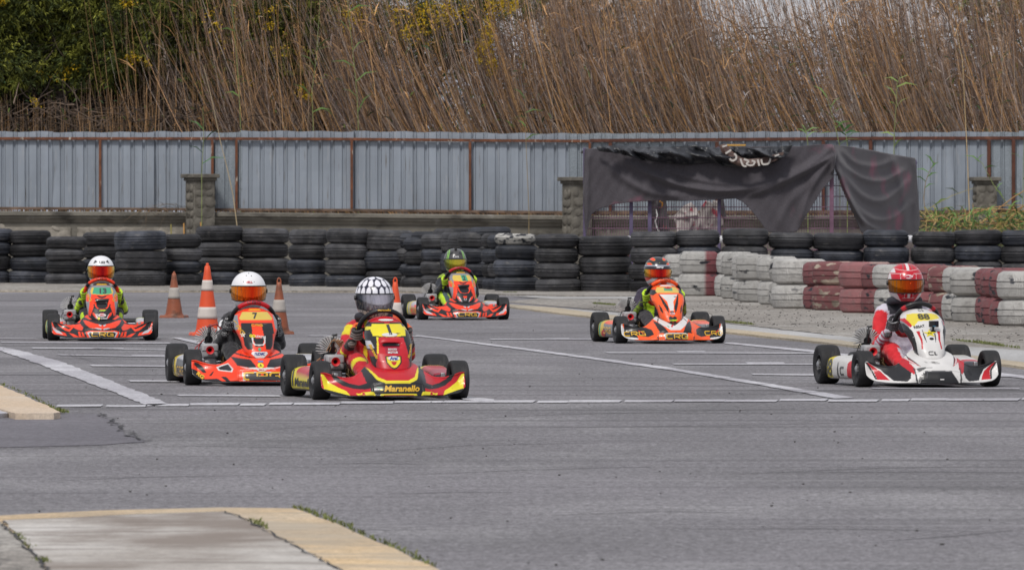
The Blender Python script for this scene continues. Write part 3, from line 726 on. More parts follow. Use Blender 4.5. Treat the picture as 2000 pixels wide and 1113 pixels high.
bs2=[(1046,85,457,573,4,'the stack just right of the white-smeared tyre'),(1130,103,461,573,3,'the wide three-tyre stack left of the black-orange helmet'),(1232,88,452,574,4,'the stack behind the black-orange helmet'),
 (1320,86,449,574,4,'first black stack behind the painted tyres'),(1411,89,446,574,4,'second black stack behind the painted tyres'),(1506,84,454,574,4,'the low black stack under the torn cover tip'),
 (1591,98,455,574,4,'the black stack under the pink corner post'),(1689,88,449,574,4,'the black stack under the right cage cover'),(1783,84,452,574,4,'the black stack just right above the red helmet'),
 (1866,92,449,574,4,'the black stack under the overgrown pillar'),(1957,84,449,574,4,'the black stack at the right photo edge')]
for a in bs2: stack(*a)
# painted barrier
W,Rr,Rp=WHT[0],RED[0],RED[1]
pb=[(1293,70,497,575,'white',W,'the painted stack touching the black-orange helmet'),
 (1327,76,491,579.5,'white and red',TWO,'the two-coloured stack right of the black-orange helmet'),
 (1400,72,492,581,'white',W,'the narrow stack right of the two-coloured stack'),(1411,74,495,585,'white',WHT[1],'the second stack right of the two-coloured stack'),(1432,76,497,589,'white',W,'the third stack right of the two-coloured stack'),
 (1441,76,499,592,'white',WHT[1],'the stack touching the first narrow red stack'),
 (1466,76,503,592,'red',Rr,'the first narrow red stack'),(1480,80,501,597,'white',W,'the stack right after the first narrow red stack'),(1503,78,506,599,'white',WHT[1],'the narrow stack left of the widest white stack'),
 (1513,104,506,604,'white',W,'the widest stack amid the painted row'),(1573,96,511,606,'dark red',Rr,'the narrow stack right of the widest white stack'),(1590,104,511,608,'beige-worn red',RED[2],'the red stack worn down to beige patches'),
 (1642,104,512,613,'pale pink-red',Rp,'the faded pink stack left of the red helmet'),(1686,104,515,614,'red',Rr,'the narrow stack right of the faded pink stack'),(1711,106,517,616,'white',W,'the white stack touching the left of the red helmet'),
 (1748,108,516,617,'red',Rr,'the stack hidden behind the red helmet'),
 (1818,106,520,625,'red',RED[2],'the dull stack just right of the red helmet'),(1847,108,522,629,'white',W,'the narrow white stack right of the red helmet'),(1864,110,527,631,'white',WHT[1],'the ribbed white stack right of the red helmet'),
 (1910,110,524,633,'red',Rr,'the first narrow red stack near the right edge'),(1924,112,526,636,'red',Rr,'the second narrow red stack near the right edge'),(1937,112,528,638,'red',Rr,'the red stack beside the last white stack'),
 (1955,116,530,639,'white',W,'the white stack cut by the right photo edge')]
for (L_,Wd,top,bot,cl,m,where) in pb:
    stack(L_,Wd,top,bot,2,where,'painted tyres of the barrier',ms=[m,m],colour=cl,jit=.012,rz=0 if m in (TWO,Rp) else None)
# white pipe rail behind the right hand stacks
rl=thing('pipe_rail','white horizontal pipe rail behind the black tyres at the right','rail',(0,0,0))
MB().tube([P(1215,468,110.5),P(2020,466,110.5)],.055,10).build('pipe',mat('white_pipe',(.5,.5,.52),.5,var=.2,vscale=6),rl)
for px in (1226,1420,1640,1860):
    v=P(px,468,110.56); MB().tube([(v.x,v.y+.06,0),(v.x,v.y+.06,v.z)],.03,8).build('support',M_rust2,rl)

# ================================================================ cones
def cone(px,bot,hpx,wpx,label,bands,loop,dirty,tilt=0):
    d=H*F/(bot-HZ)+.12; s=F/d; h=hpx/s; bw=wpx/s
    M_o=mat('orange_cone_plastic',(.66,.075,.018) if not dirty else (.27,.075,.032),.55,var=.25 if dirty else .1,vscale=7,spot=[((.10,.04,.02),5,.50,.15)] if dirty else [((.25,.06,.03),9,.64,.1)],bump=.1)
    M_w=mat('white_cone_sleeve',(.55,.50,.46) if not dirty else (.38,.35,.32),.6,var=.15,vscale=8,spot=[((.08,.07,.065),7,.60 if not dirty else .55,.06,(1,1,.5)),((.3,.26,.22),3,.5,.2)])
    c=thing('traffic_cone',label,'cone',((px-1000)/s,d,0),random.uniform(-.2,.2),'traffic cones between the karts')
    M_base=M_o
    mb=MB(); q=bw/2; mb.box((0,0,.017),(q*2,q*2,.034),taper=.95); mb.build('base',M_base,c,bevel=.008)
    r0,r1=bw*.335,bw*.075
    rr=lambda t: lerp(r0,r1,t)
    body=MB(); prof=[]
    body.lathe([(r0*1.12,.034),(r0*1.05,.05)]+[(rr(t),lerp(.05,h*.955,t)) for t in np.linspace(0,1,12)]+[(r1*.7,h*.965)],40); 
    if loop:
        zc=h*.965; body.tube([(r1*.8*math.cos(a),0,zc-.005+.045*math.sin(a)) for a in np.linspace(0,PI,10)],.008,6)
    else:
        body.lathe([(r1*.95,h*.90),(r1*.95,h*.955),(r1*.55,h*.965),(r1*.55,h*.99),(r1*.3,h),(0.0005,h)],16)
    body.build('body',M_o,c,smooth=50)
    for a,b in bands:
        sl=MB(); sl.lathe([(rr((z-.05)/(h*.955-.05))+.0035,z) for z in np.linspace(a*h,b*h,5)],40); o=sl.build('white_band',M_w,c,smooth=50)
        so_=o.modifiers.new('s','SOLIDIFY'); so_.thickness=.003; so_.offset=-1
    return c
cone(340,621.5,91,50,'small dirty brown-orange cone with one white band, left of the tall cone',[(.42,.655)],False,True)
cone(405,656,142,68,'tall bright orange cone with two white bands behind the engine of kart seven',[(.235,.395),(.62,.765)],False,False)
cone(545,653.5,106,58,'worn rusty-orange cone with a loop on top, right of the white helmet of kart seven',[(.415,.64)],True,True)
cone(772,657,110,58,'clean orange cone with a loop on top, just right of the scale-patterned helmet',[(.385,.60)],True,False)
# ================================================================ reeds, thicket and trees behind the fence
M_veg=mat('plant',attr='paint',rough=.75,spec=.25)
M_wood=mat('branch_bark',attr='paint',rough=.85,spec=.2)
pal=np.array([srgb(*c) for c in [(146,120,98),(132,112,98),(170,132,96),(156,140,126),(112,90,76),(182,140,92),(94,78,70),(138,124,116),(156,118,78)]])*np.array([1.10,1.14,1.22])
def reed_bed(n,x0,x1,y0,y1,lean,hrange,rad,palette=pal,K=8,jitter=.45,zb=0.,curl=1.0,seed=1):
    g=np.random.default_rng(seed)
    X=g.uniform(x0,x1,n); Y=g.uniform(y0,y1,n)
    cl=np.sin(X*2.1+1)*.35+np.sin(X*5.3)*.22+np.sin(X*.9+2)*.3            # neighbouring stems lean alike
    h=g.uniform(*hrange,n)*(1+.07*np.sin(X*1.7)); s=np.linspace(0,1,K)
    L_=(lean(X) if callable(lean) else lean)*(1+.5*cl)+g.normal(0,jitter,n)
    wild=g.random(n)<.06; L_=np.where(wild,L_+g.normal(0,1.6,n),L_)
    ly=g.normal(0,.35,n)
    P_=np.zeros((n,K,3)); 
    prof=(np.sin(s*PI/2))**.9                                            # strong lean low down, upright at the top
    bend=g.uniform(.2,1.0,n)[:,None]*curl
    P_[:,:,0]=X[:,None]-L_[:,None]*(prof[None]*bend+s[None]*(1-bend)); P_[:,:,1]=Y[:,None]+ly[:,None]*s; P_[:,:,2]=zb+h[:,None]*s
    P_[:,:,0]+=g.normal(0,.012,(n,K))
    R=(g.uniform(.55,1.35,n)[:,None]*rad)*(1.15-.85*s[None]**1.3)
    col=palette[g.integers(0,len(palette),n)]*(.55+1.1*g.random((n,1))**1.6)
    C=np.repeat(col[:,None,:],K,1)*(1+.12*g.normal(size=(n,K,1)))
    return stems(P_,R,np.clip(C,0.005,1)),P_,col
# main dry reed bed, a hard lean to the left
xl,xr=fx(560,130),fx(2120,130)
leanf=lambda X: 2.3-.3*np.sin(X*.8)
A,PA,CA=reed_bed(7200,xl,xr+1.2,127.2,131.5,leanf,(3.6,6.4),.0070,seed=2)
B,PB,CB=reed_bed(1500,xl-.3,xr+1,126.6,128.5,lambda X:2.2+0*X,(3.2,5.2),.006,seed=3,jitter=.8)
def reed_leaves(Pp,CC,frac,seed,smin=.45,lmin=.18,lmax=.55,up=.9,w=(.008,.02),tint=1.0):
    g=np.random.default_rng(seed); n,K,_=Pp.shape; m=int(n*frac); i=g.integers(0,n,m); k=g.integers(int(K*smin),K,m)
    pos=Pp[i,k]; d=g.normal(size=(m,3))*np.array([.55,.4,.3])+np.array([-.25,0,up])
    return leaves(pos,d,g.uniform(lmin,lmax,m),g.uniform(*w,m),CC[i]*g.uniform(.8,1.3,(m,1))*tint,.25)
LA=reed_leaves(PA,CA,3.0,5); 
# feathery seed heads at the tips
def plumes(Pp,CC,frac,seed):
    g=np.random.default_rng(seed); n=int(len(Pp)*frac); i=g.choice(len(Pp),n,replace=False); out=[]
    base=np.repeat(Pp[i,-1],14,0); d=g.normal(size=(n*14,3))*np.array([.5,.5,.4])+np.array([-.2,0,.6])
    base=base-g.uniform(0,.3,(n*14,1))*np.array([[-.1,0,1]])
    return leaves(base,d,g.uniform(.04,.12,n*14),g.uniform(.004,.010,n*14),np.repeat(CC[i],14,0)*1.15,.3)
V,Fq,C=merge([A,B,LA,plumes(PA,CA,.5,6)])
tag(np_mesh('dry_reeds',V,Fq,M_veg,C),'tall dry brown reeds leaning left behind the metal fence','reeds',kind='stuff')
# left: sparser upright stems over a dark thicket
xl0,xr0=fx(-120,129),fx(640,129)
tanp=np.array([srgb(*c) for c in [(158,126,94),(138,112,86),(112,92,72),(128,108,90),(176,136,92)]])
A,PA2,CA2=reed_bed(420,xl0,fx(330,129),126.6,128.4,lambda X:.05+0*X,(2.7,3.5),.008,palette=tanp,seed=8,jitter=.25)
B,PB2,CB2=reed_bed(290,fx(280,129),fx(640,129),126.6,129.5,lambda X:.15+0*X,(3.2,6.4),.007,palette=tanp,seed=9,jitter=.75)
Lb=reed_leaves(PB2,CB2,1.2,10,smin=.3)
V,Fq,C=merge([A,B,Lb]); tag(np_mesh('sparse_reeds',V,Fq,M_veg,C),'sparse upright tan reed stems under the dark tree at the left','reeds',kind='stuff')
# dark thicket of dead twigs
def twigs(n,x0,x1,y0,y1,z0,z1,ln,rad,cols,seed,flat=.7):
    g=np.random.default_rng(seed); K=5; s=np.linspace(0,1,K)
    p=np.stack([g.uniform(x0,x1,n),g.uniform(y0,y1,n),z0+(z1-z0)*g.random(n)**1.2],1); d=g.normal(size=(n,3))*np.array([1,.5,flat]); d/=np.linalg.norm(d,axis=1,keepdims=True)
    l=g.uniform(*ln,n); P_=p[:,None]+d[:,None]*l[:,None,None]*s[None,:,None]; P_[:,:,2]-=(l[:,None]*.3)*s[None]**2*g.uniform(-.5,1,(n,1)); P_+=g.normal(0,.015,P_.shape)
    R=np.repeat((g.uniform(.5,1.6,n)*rad)[:,None],K,1)*(1-.6*s[None]); c=cols[g.integers(0,len(cols),n)]*g.uniform(.6,1.3,(n,1))
    return stems(P_,R,np.repeat(c[:,None],K,1))
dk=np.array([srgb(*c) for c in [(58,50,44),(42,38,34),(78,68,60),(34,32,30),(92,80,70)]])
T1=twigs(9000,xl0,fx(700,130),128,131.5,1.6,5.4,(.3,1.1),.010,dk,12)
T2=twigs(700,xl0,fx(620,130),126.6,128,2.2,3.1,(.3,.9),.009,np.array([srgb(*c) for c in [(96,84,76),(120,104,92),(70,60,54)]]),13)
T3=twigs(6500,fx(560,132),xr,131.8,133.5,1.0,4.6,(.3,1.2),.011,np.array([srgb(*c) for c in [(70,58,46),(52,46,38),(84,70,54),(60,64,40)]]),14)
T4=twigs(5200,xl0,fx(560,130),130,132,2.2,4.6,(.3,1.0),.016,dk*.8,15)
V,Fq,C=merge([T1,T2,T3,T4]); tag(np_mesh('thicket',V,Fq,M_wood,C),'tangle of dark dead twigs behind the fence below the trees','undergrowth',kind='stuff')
# green undergrowth between the reeds
def green_clump(n,x0,x1,y0,y1,z0,z1,seed,cols,lmin=.1,lmax=.3,w=(.012,.03)):
    g=np.random.default_rng(seed); pos=np.stack([g.uniform(x0,x1,n),g.uniform(y0,y1,n),z0+(z1-z0)*g.random(n)**1.5],1); d=g.normal(size=(n,3))*np.array([.7,.5,.5])+np.array([0,0,.5])
    return leaves(pos,d,g.uniform(lmin,lmax,n),g.uniform(*w,n),cols[g.integers(0,len(cols),n)]*g.uniform(.6,1.3,(n,1)),.3)
gr=np.array([srgb(*c) for c in [(72,92,44),(56,78,48),(86,104,46),(46,66,38)]])
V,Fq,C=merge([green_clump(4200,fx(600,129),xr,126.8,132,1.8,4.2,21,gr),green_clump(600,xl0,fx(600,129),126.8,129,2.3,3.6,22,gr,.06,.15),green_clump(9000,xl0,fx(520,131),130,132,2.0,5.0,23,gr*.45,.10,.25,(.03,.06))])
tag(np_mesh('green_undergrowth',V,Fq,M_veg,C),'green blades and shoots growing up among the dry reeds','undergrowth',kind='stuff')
# ---------------------------------------------------------------- trees
def tree(name,label,cx,cy,trunk_h,blobs,nleaf,lsize,cols,flower=None,seed=0,width=.012,cat='tree',group=None,droop=.3):
    g=np.random.default_rng(seed); t=thing(name,label,cat,(cx,cy,0),0,group)
    mb=MB(); br=[]
    rnd=random.Random(seed)
    r0=.09
    top=Vector((rnd.uniform(-.2,.2),0,trunk_h)); mb.tube([(0,0,0),(.05,0,trunk_h*.4),(-.03,.03,trunk_h*.75),top],[r0,r0*.8,r0*.65,r0*.5],8)
    for (bx,by,bz,rx,ry,rz) in blobs:
        e=Vector((bx,by,bz)); s=Vector((0,0,trunk_h*rnd.uniform(.55,.95))); m_=s.lerp(e,.5)+Vector((rnd.uniform(-.15,.15),0,rnd.uniform(-.1,.25)))
        mb.tube([s,m_,e],[r0*.42,r0*.3,.012],6)
        for _ in range(7):
            q=e+Vector((rnd.uniform(-rx,rx),rnd.uniform(-ry,ry),rnd.uniform(-rz,rz)))*.85; mb.tube([m_.lerp(e,rnd.uniform(.3,1)),e.lerp(q,.5)+Vector((0,0,.05)),q],[.018,.011,.005],4)
    mb.build('trunk',mat('bark',(.06,.048,.04),.9,var=.4,vscale=6),t)
    vol=np.array([b[3]*b[4]*b[5] for b in blobs]); vol=vol/vol.sum()
    # sprays: twigs with leaves along them give light and dark clumps
    ns=nleaf//22; bi=g.choice(len(blobs),ns,p=vol); bb=np.array(blobs)[bi]
    u=g.normal(size=(ns,3)); u/=np.linalg.norm(u,axis=1,keepdims=True); rr=g.random((ns,1))**.45
    c=bb[:,:3]+u*rr*bb[:,3:]; d=u*.6+g.normal(size=(ns,3))*.5+np.array([0,0,.1]); d/=np.linalg.norm(d,axis=1,keepdims=True)
    tone=g.uniform(.5,1.45,(ns,1))
    k=22; s=g.random((ns,k,1)); pos=c[:,None]+d[:,None]*s*lsize*4.2+g.normal(0,lsize*.35,(ns,k,3)); ld=d[:,None]+g.normal(0,.75,(ns,k,3))
    col=cols[g.integers(0,len(cols),ns)]*tone; col=np.repeat(col[:,None],k,1)*g.uniform(.75,1.3,(ns,k,1))
    N_=ns*k; V,Fq,C=leaves(pos.reshape(-1,3),ld.reshape(-1,3),g.uniform(.6,1.3,N_)*lsize,g.uniform(.7,1.4,N_)*width,col.reshape(-1,3),droop)
    np_mesh('crown',V,Fq,M_veg,C,parent=t)
    if flower:
        nf,fblobs=flower; fb=np.array(fblobs)[g.integers(0,len(fblobs),nf)]; u=g.normal(size=(nf,3)); u/=np.linalg.norm(u,axis=1,keepdims=True)
        pf=fb[:,:3]+u*fb[:,3:]*g.random((nf,1))**.5
        q=6; pos=np.repeat(pf,q,0)+g.normal(0,.03,(nf*q,3)); V,Fq,C=leaves(pos,g.normal(size=(nf*q,3)),np.full(nf*q,.035),np.full(nf*q,.028),np.array([[.50,.33,.012]])*g.uniform(.7,1.15,(nf*q,1)),0)
        np_mesh('blossom',V,Fq,M_veg,C,parent=t)
    return t
gl=np.array([srgb(*c) for c in [(92,96,36),(76,82,30),(108,110,42),(52,60,30),(62,72,34)]])
gd=np.array([srgb(*c) for c in [(50,60,34),(40,50,30),(66,78,38)]])
def bl(px,py,rx,rz,cx,d,ry=.5,dy=0): v=P(px,py,d); return (v.x-cx,dy,v.z,rx*d/F,ry,rz*d/F)
d1=128.3
c1=P(120,0,d1).x
tree('flowering_tree','dense dark green tree with yellow flowers above the fence at the left',c1,d1,4.6,
   [bl(*a,c1,d1,dy=random.uniform(-.5,.5)) for a in [(20,20,80,60),(60,90,80,50),(20,140,60,35),(120,60,70,55),(130,130,60,40),(190,30,80,60),(210,110,70,45),(230,140,50,25),(280,60,60,60),(290,120,45,30),(340,20,70,50),(330,85,45,35),(0,60,70,60),(80,-20,120,40),(240,-20,120,40),(-60,90,80,80),(160,5,60,40)]],
   120000,.085,gl,(90,[bl(*a,c1,d1,dy=-.6) for a in [(265,118,14,10),(258,112,10,8),(75,202,9,6),(290,125,10,6),(130,133,30,5),(10,5,12,6),(255,8,14,9),(120,150,40,20)]]),seed=31,width=.018)
c2=P(480,0,128.0).x
tree('flowering_tree','thin dark tree with yellow blossom among sparse upright reeds',c2,128.0,4.4,
   [bl(*a,c2,128.0) for a in [(400,20,50,50),(450,60,60,50),(500,30,60,40),(520,90,50,45),(470,130,50,35),(560,50,50,50),(600,20,50,40),(550,140,50,30),(390,90,45,50),(420,150,45,30),(370,40,50,50),(590,110,40,40)]],
   52000,.075,gl*.8,(130,[bl(*a,c2,128.0,dy=-.5) for a in [(505,30,50,25),(440,90,30,40),(560,100,35,20),(480,165,20,12),(590,175,14,10),(605,190,8,6),(535,60,20,50),(415,40,20,30)]]),seed=32,width=.017)
c3=P(820,0,129.0).x
tree('flowering_tree','yellow flowering tree rising amid the middle of the dry reeds',c3,129.0,4.6,
   [bl(*a,c3,129.0) for a in [(830,60,40,60),(790,20,50,30),(870,50,45,50),(920,20,60,35),(760,60,35,45),(900,90,35,35),(990,10,60,30),(690,30,40,40)]],
   20000,.08,np.array([srgb(*c) for c in [(70,84,34),(90,96,36),(56,68,34)]]),(560,[bl(*a,c3,129.0,dy=-1.) for a in [(830,50,60,50),(955,60,12,70),(940,100,14,30),(960,130,8,25),(800,40,60,40),(880,30,50,30),(690,40,50,30),(990,15,30,20)]]),seed=33,width=.014)
c4=P(1130,0,136).x
tree('flowering_tree','smaller yellow flowering tree behind the reeds above the left end of the cage',c4,136,5.2,
   [bl(*a,c4,136) for a in [(1080,30,40,40),(1130,60,45,30),(1170,40,40,40),(1060,0,60,25),(1150,10,50,25),(1210,0,60,20)]],
   8000,.08,gd*1.3,(240,[bl(*a,c4,136,dy=-.4) for a in [(1165,65,20,20),(1175,95,10,15),(1100,50,40,20),(1080,65,30,12)]]),seed=34,width=.014)
c5=P(1958,0,136).x
tree('leafy_tree','open broad-leaved tree behind the reeds at the right edge',c5,136,4.9,
   [bl(*a,c5,136) for a in [(1900,40,28,18),(1935,20,30,20),(1880,10,30,14),(1985,30,30,25),(1915,75,20,12),(1990,70,20,15),(1960,-10,60,25),(1830,0,20,10)]],
   2600,.075,np.array([srgb(*c) for c in [(104,112,66),(84,92,52),(120,126,80)]]),None,seed=35,width=.045)
# ---------------------------------------------------------------- single green reeds and weeds in front of / over the fence
def reed_plant(label,pts,nl,seed,col=(.13,.20,.05),leaf=(.22,.40),r=.008,d=124.3,lw=.03,stemcol=None,bare=.3,name='reed_plant',cat='reed'):
    rnd=random.Random(seed); g=np.random.default_rng(seed); pl=[P(x,y,d) for x,y in pts]; b0=pl[0].copy()
    t=thing(name,label,cat,(b0.x,b0.y,0))
    loc=[p-Vector((b0.x,b0.y,0)) for p in pl]
    if loc[0].z>.05: loc=[Vector((0,0,0))]+loc
    mb=MB(); mb.tube(loc,[r*lerp(1,.45,i/(len(loc)-1)) for i in range(len(loc))],5)
    mb.build('stem',mat('reed_stem',stemcol or (.20,.24,.08),.6,var=.3,vscale=6),t)
    if nl:
        pos=[];dr=[]
        for k in range(nl):
            s=lerp(bare,1,(k+.5)/nl)*(len(loc)-1); i=min(int(s),len(loc)-2); pos.append(loc[i].lerp(loc[i+1],s-i)); sd_=(-1)**k; dr.append((sd_*rnd.uniform(.5,1.0),rnd.uniform(-.5,.5),rnd.uniform(.3,1.1)))
        for q_ in range(nl):
            V,Fq,C=leaves(np.array(pos[q_:q_+1]),np.array(dr[q_:q_+1]),g.uniform(*leaf,1),np.full(1,lw),np.array([col])*g.uniform(.7,1.3,(1,1)),.3)
            np_mesh('leaf',V,Fq,M_veg,C,parent=t)
    return t
reed_plant('green reed with two drooping blades standing above the left stone pillar',[(394,338),(396,300),(398,262),(396,210)],5,41,leaf=(.3,.5),col=(.05,.13,.04))
for i_,(a_,b_) in enumerate(((470,8),(612,-6),(700,10))):
    reed_plant(['leafy green reed standing among the dry ones right of the left tree','slim green reed stem where the sparse and dense reeds meet','green reed leaning among dense dry reeds left of the middle'][i_],[(a_,252),(a_-3,180),(a_-b_,110),(a_-b_*2,20),(a_-b_*2.2,-30)],9,70+i_,leaf=(.3,.6),col=(.11,.19,.05),d=126.4,bare=.25)
reed_plant('single long bent dry stalk leaning over the fence right of the left pillar',[(463,441),(455,380),(444,330),(430,275),(415,200),(398,130)],0,42,stemcol=(.42,.33,.2),r=.010,d=124.2)
reed_plant('single thin brown stalk standing against the fence left of the cage',[(1033,412),(1030,340),(1027,270),(1026,180)],4,43,stemcol=(.24,.18,.09),col=(.08,.14,.04),r=.008,bare=.7)
reed_plant('tall young green reed with pale leaves rising above the right part of the cage',[(1746,297),(1747,250),(1750,210),(1752,165),(1758,150)],9,44,leaf=(.25,.42),col=(.24,.33,.10),bare=.2)
reed_plant('arching green reed dropping over the fence above the torn cage corner',[(1640,285),(1630,240),(1612,180)],6,45,leaf=(.3,.5),col=(.10,.17,.05))
reed_plant('hanging green blades over the fence top between cage corner and tall young reed',[(1655,282),(1652,262),(1648,250)],6,46,leaf=(.18,.32),col=(.06,.15,.05),bare=.5,lw=.045)
reed_plant('pale green arching shoot over the fence left of the torn cage corner',[(1578,283),(1575,260),(1572,250)],5,47,leaf=(.15,.3),col=(.16,.26,.09),bare=.5)
reed_plant('tall thin dry stalk in front of the overgrown pillar',[(1895,448),(1892,380),(1890,320),(1886,240),(1880,120),(1868,60)],0,48,stemcol=(.50,.36,.18),r=.010,d=121)
reed_plant('brown kinked reed with green blades beside the right end of the cage cover',[(1810,452),(1804,385),(1808,355),(1815,335),(1826,316)],8,49,stemcol=(.22,.15,.07),col=(.10,.20,.06),leaf=(.15,.3),d=121)
reed_plant('green reed leaning diagonally across the overgrown pillar',[(1990,438),(1965,395),(1940,360),(1918,318),(1905,312)],7,50,leaf=(.15,.35),col=(.12,.22,.06),d=121)
reed_plant('upright green reed at the right edge of the photo',[(1996,450),(1998,380),(1999,300),(2002,250)],6,51,leaf=(.2,.35),col=(.1,.2,.06),d=121)
reed_plant('dry yellow reed lying diagonally between cage cover and pillar',[(1795,420),(1830,398),(1860,382),(1900,368)],2,52,stemcol=(.34,.30,.12),d=121.5,r=.009)
# weeds behind the right tyres
g=np.random.default_rng(60); n=900; pos=np.stack([fx(g.uniform(1798,2030,n),121),g.uniform(119.5,122,n),g.uniform(.55,1.15,n)],1); pos[:,0]=fx(1000,121)+g.uniform((1798-1000)*121/F,(2030-1000)*121/F,n)
d=g.normal(size=(n,3))*np.array([.8,.4,.4])+np.array([0,0,.6]); cl=np.array([srgb(*c) for c in [(92,128,64),(70,104,54),(150,140,84),(110,140,80),(178,150,104)]])
Wd=leaves(pos,d,g.uniform(.12,.5,n),g.uniform(.012,.032,n),cl[g.integers(0,5,n)]*g.uniform(.5,1.1,(n,1)),.45)
def lay(n,seed):
    g=np.random.default_rng(seed); K=6; s=np.linspace(0,1,K); x=g.uniform(fx(1790,121),fx(1990,121),n); z=g.uniform(.75,1.2,n); sl=g.normal(-.15,.35,n); l=g.uniform(.5,1.6,n)
    P_=np.zeros((n,K,3)); P_[:,:,0]=x[:,None]+l[:,None]*s; P_[:,:,1]=g.uniform(120,121.5,n)[:,None]; P_[:,:,2]=z[:,None]+(sl*l)[:,None]*s+.12*np.sin(s*PI)[None]; c=np.array([srgb(168,132,88)])*g.uniform(.6,1.1,(n,1))
    return stems(P_,np.full((n,K),.009),np.repeat(c[:,None],K,1))
V,Fq,C=merge([Wd,lay(26,61)]); tag(np_mesh('weeds',V,Fq,M_veg,C),'tangled green and straw-coloured weeds between the cage and the right pillar','weeds',kind='stuff')
g=np.random.default_rng(62); n=60; pos=np.stack([g.uniform(fx(270,124.5),fx(366,124.5),n),np.full(n,124.6),g.uniform(1.2,1.27,n)],1)
V,Fq,C=leaves(pos,g.normal(size=(n,3))*np.array([1,.2,.35]),g.uniform(.15,.5,n),np.full(n,.008),np.array([[.12,.09,.06]])*g.uniform(.6,1.4,(n,1)),.2)
tag(np_mesh('dry_twigs',V,Fq,M_veg,C),'dry twigs lying on the wall coping left of the first stone pillar','twigs',kind='stuff')
for i,(px,py,c_) in enumerate([(334,438,(.25,.22,.06)),(359,436,(.5,.26,.07)),(392,434,(.42,.22,.06))]):
    v=P(px,py,120.); o=MB().tube([(0,0,0),(.01,0,v.z*.5),(0,0,v.z)],[.013,.013,.011],7).build('cut_reed',mat('cut_reed_stalk',c_,.7),label=['short green-brown cut reed stalk behind the tyres, leftmost of three','short orange cut reed stalk behind the tyres, middle of three','short brown cut reed stalk in front of the left pillar, rightmost of three'][i],cat='reed stalk',group='cut reed stalks'); o.location=(v.x,v.y,0)
# ================================================================ go-karts
GOLD=(.62,.36,.02); YEL=(.70,.60,.02); ORG=(.80,.048,.010); ORG2=(.82,.095,.012); RED=(.46,.007,.016); BLK=(.010,.010,.012); WHI=(.60,.59,.58); GRY=(.22,.22,.24); SIL=(.45,.45,.48); GRN=(.05,.32,.18); DRED=(.30,.01,.03)
M_body=mat('printed_plastic',attr='paint',rough=.34,coat=.15,spec=.4,var=.08,vscale=9,spot=[((.07,.062,.055),11,.68,.08,(1,1,2)),((.3,.28,.27),40,.72,.05)],bump=.04,bscale=25)
M_body2=mat('printed_plastic_dull',attr='paint',rough=.45,coat=.08,spec=.4,var=.1,vscale=9,spot=((.06,.055,.05),9,.66,.1,(1,1,3)))
M_tyreK=mat('slick_rubber',(.0125,.0125,.0145),.75,var=.3,vscale=6,spot=((.075,.07,.07),5,.58,.2,(4,1,1)),bump=.25,bscale=35)
M_rim=mat('dark_rim',(.03,.03,.032),.35,.8); M_alu=mat('cast_aluminium',(.42,.42,.43),.42,.85,var=.15,vscale=20); M_steel=mat('chromed_steel',(.6,.6,.62),.2,1.)
M_blk=mat('black_plastic',(.014,.014,.015),.45); M_blkM=mat('black_metal',(.022,.022,.024),.5,.4); M_air=mat('grey_airbox_plastic',(.31,.31,.32),.5,var=.15,vscale=18,spot=((.07,.07,.07),14,.62,.1))
M_redp=mat('red_rubber',(.55,.015,.02),.5); M_fin=mat('fin_aluminium',(.55,.54,.53),.4,.3,var=.25,vscale=20); M_seat=mat('seat_fibreglass',(.05,.05,.055),.35); M_frameM=mat('frame_paint',(.05,.05,.055),.35,.3)
M_cable=mat('tan_cable',(.36,.20,.10),.6); M_blackhole=mat('dark_opening',(.004,.004,.004),.9)

def obj_from_mesh(me,name,parent):
    o=bpy.data.objects.new(name,me); COL.objects.link(o); o.parent=parent; return o
def wheel(parent,x,y,R,w_,side):
    """side -1 = picture left; tyre and rim are sub-parts of the wheel hub"""
    M=Matrix.Rotation(PI/2*side,4,'Y'); key=('kw',R,w_)
    hub=MB(); hub.lathe([(.0005,-.012),(.02,-.012),(.026,0),(.026,.012),(.012,.02),(.0005,.02)],16,Matrix.Translation((0,0,w_/2-.02)))
    for k in range(3):
        a=2*PI*k/3; hub.lathe([(.0005,.0),(.006,0),(.006,.012),(.0005,.012)],6,Matrix.Translation((.03*math.cos(a),.03*math.sin(a),w_/2-.022)))
    o=hub.xf(M).build('wheel',M_alu,parent); o.location=(x,y,R-.002)
    h=w_/2; ri=.066
    t=MB(); t.lathe([(ri,-h*.72),(R*.72,-h*.93),(R*.86,-h),(R*.94,-h*.93),(R*.982,-h*.78),(R*.998,-h*.5),(R,0),(R*.998,h*.5),(R*.982,h*.78),(R*.94,h*.93),(R*.86,h),(R*.72,h*.93),(ri,h*.72),(ri-.004,0)],44,close=True)
    t.xf(M).build('tyre',M_tyreK,o,smooth=50)
    r=MB(); r.lathe([(ri+.004,-h*.78),(ri+.008,-h*.74),(ri+.001,-h*.6),(ri-.012,0),(ri-.004,h*.5),(ri+.008,h*.78),(ri+.003,h*.80),(ri-.006,h*.55),(ri-.016,h*.25),(.026,h*.18),(.0005,h*.18)],32)
    r.xf(M).build('rim',M_rim,o,smooth=40)
    return o

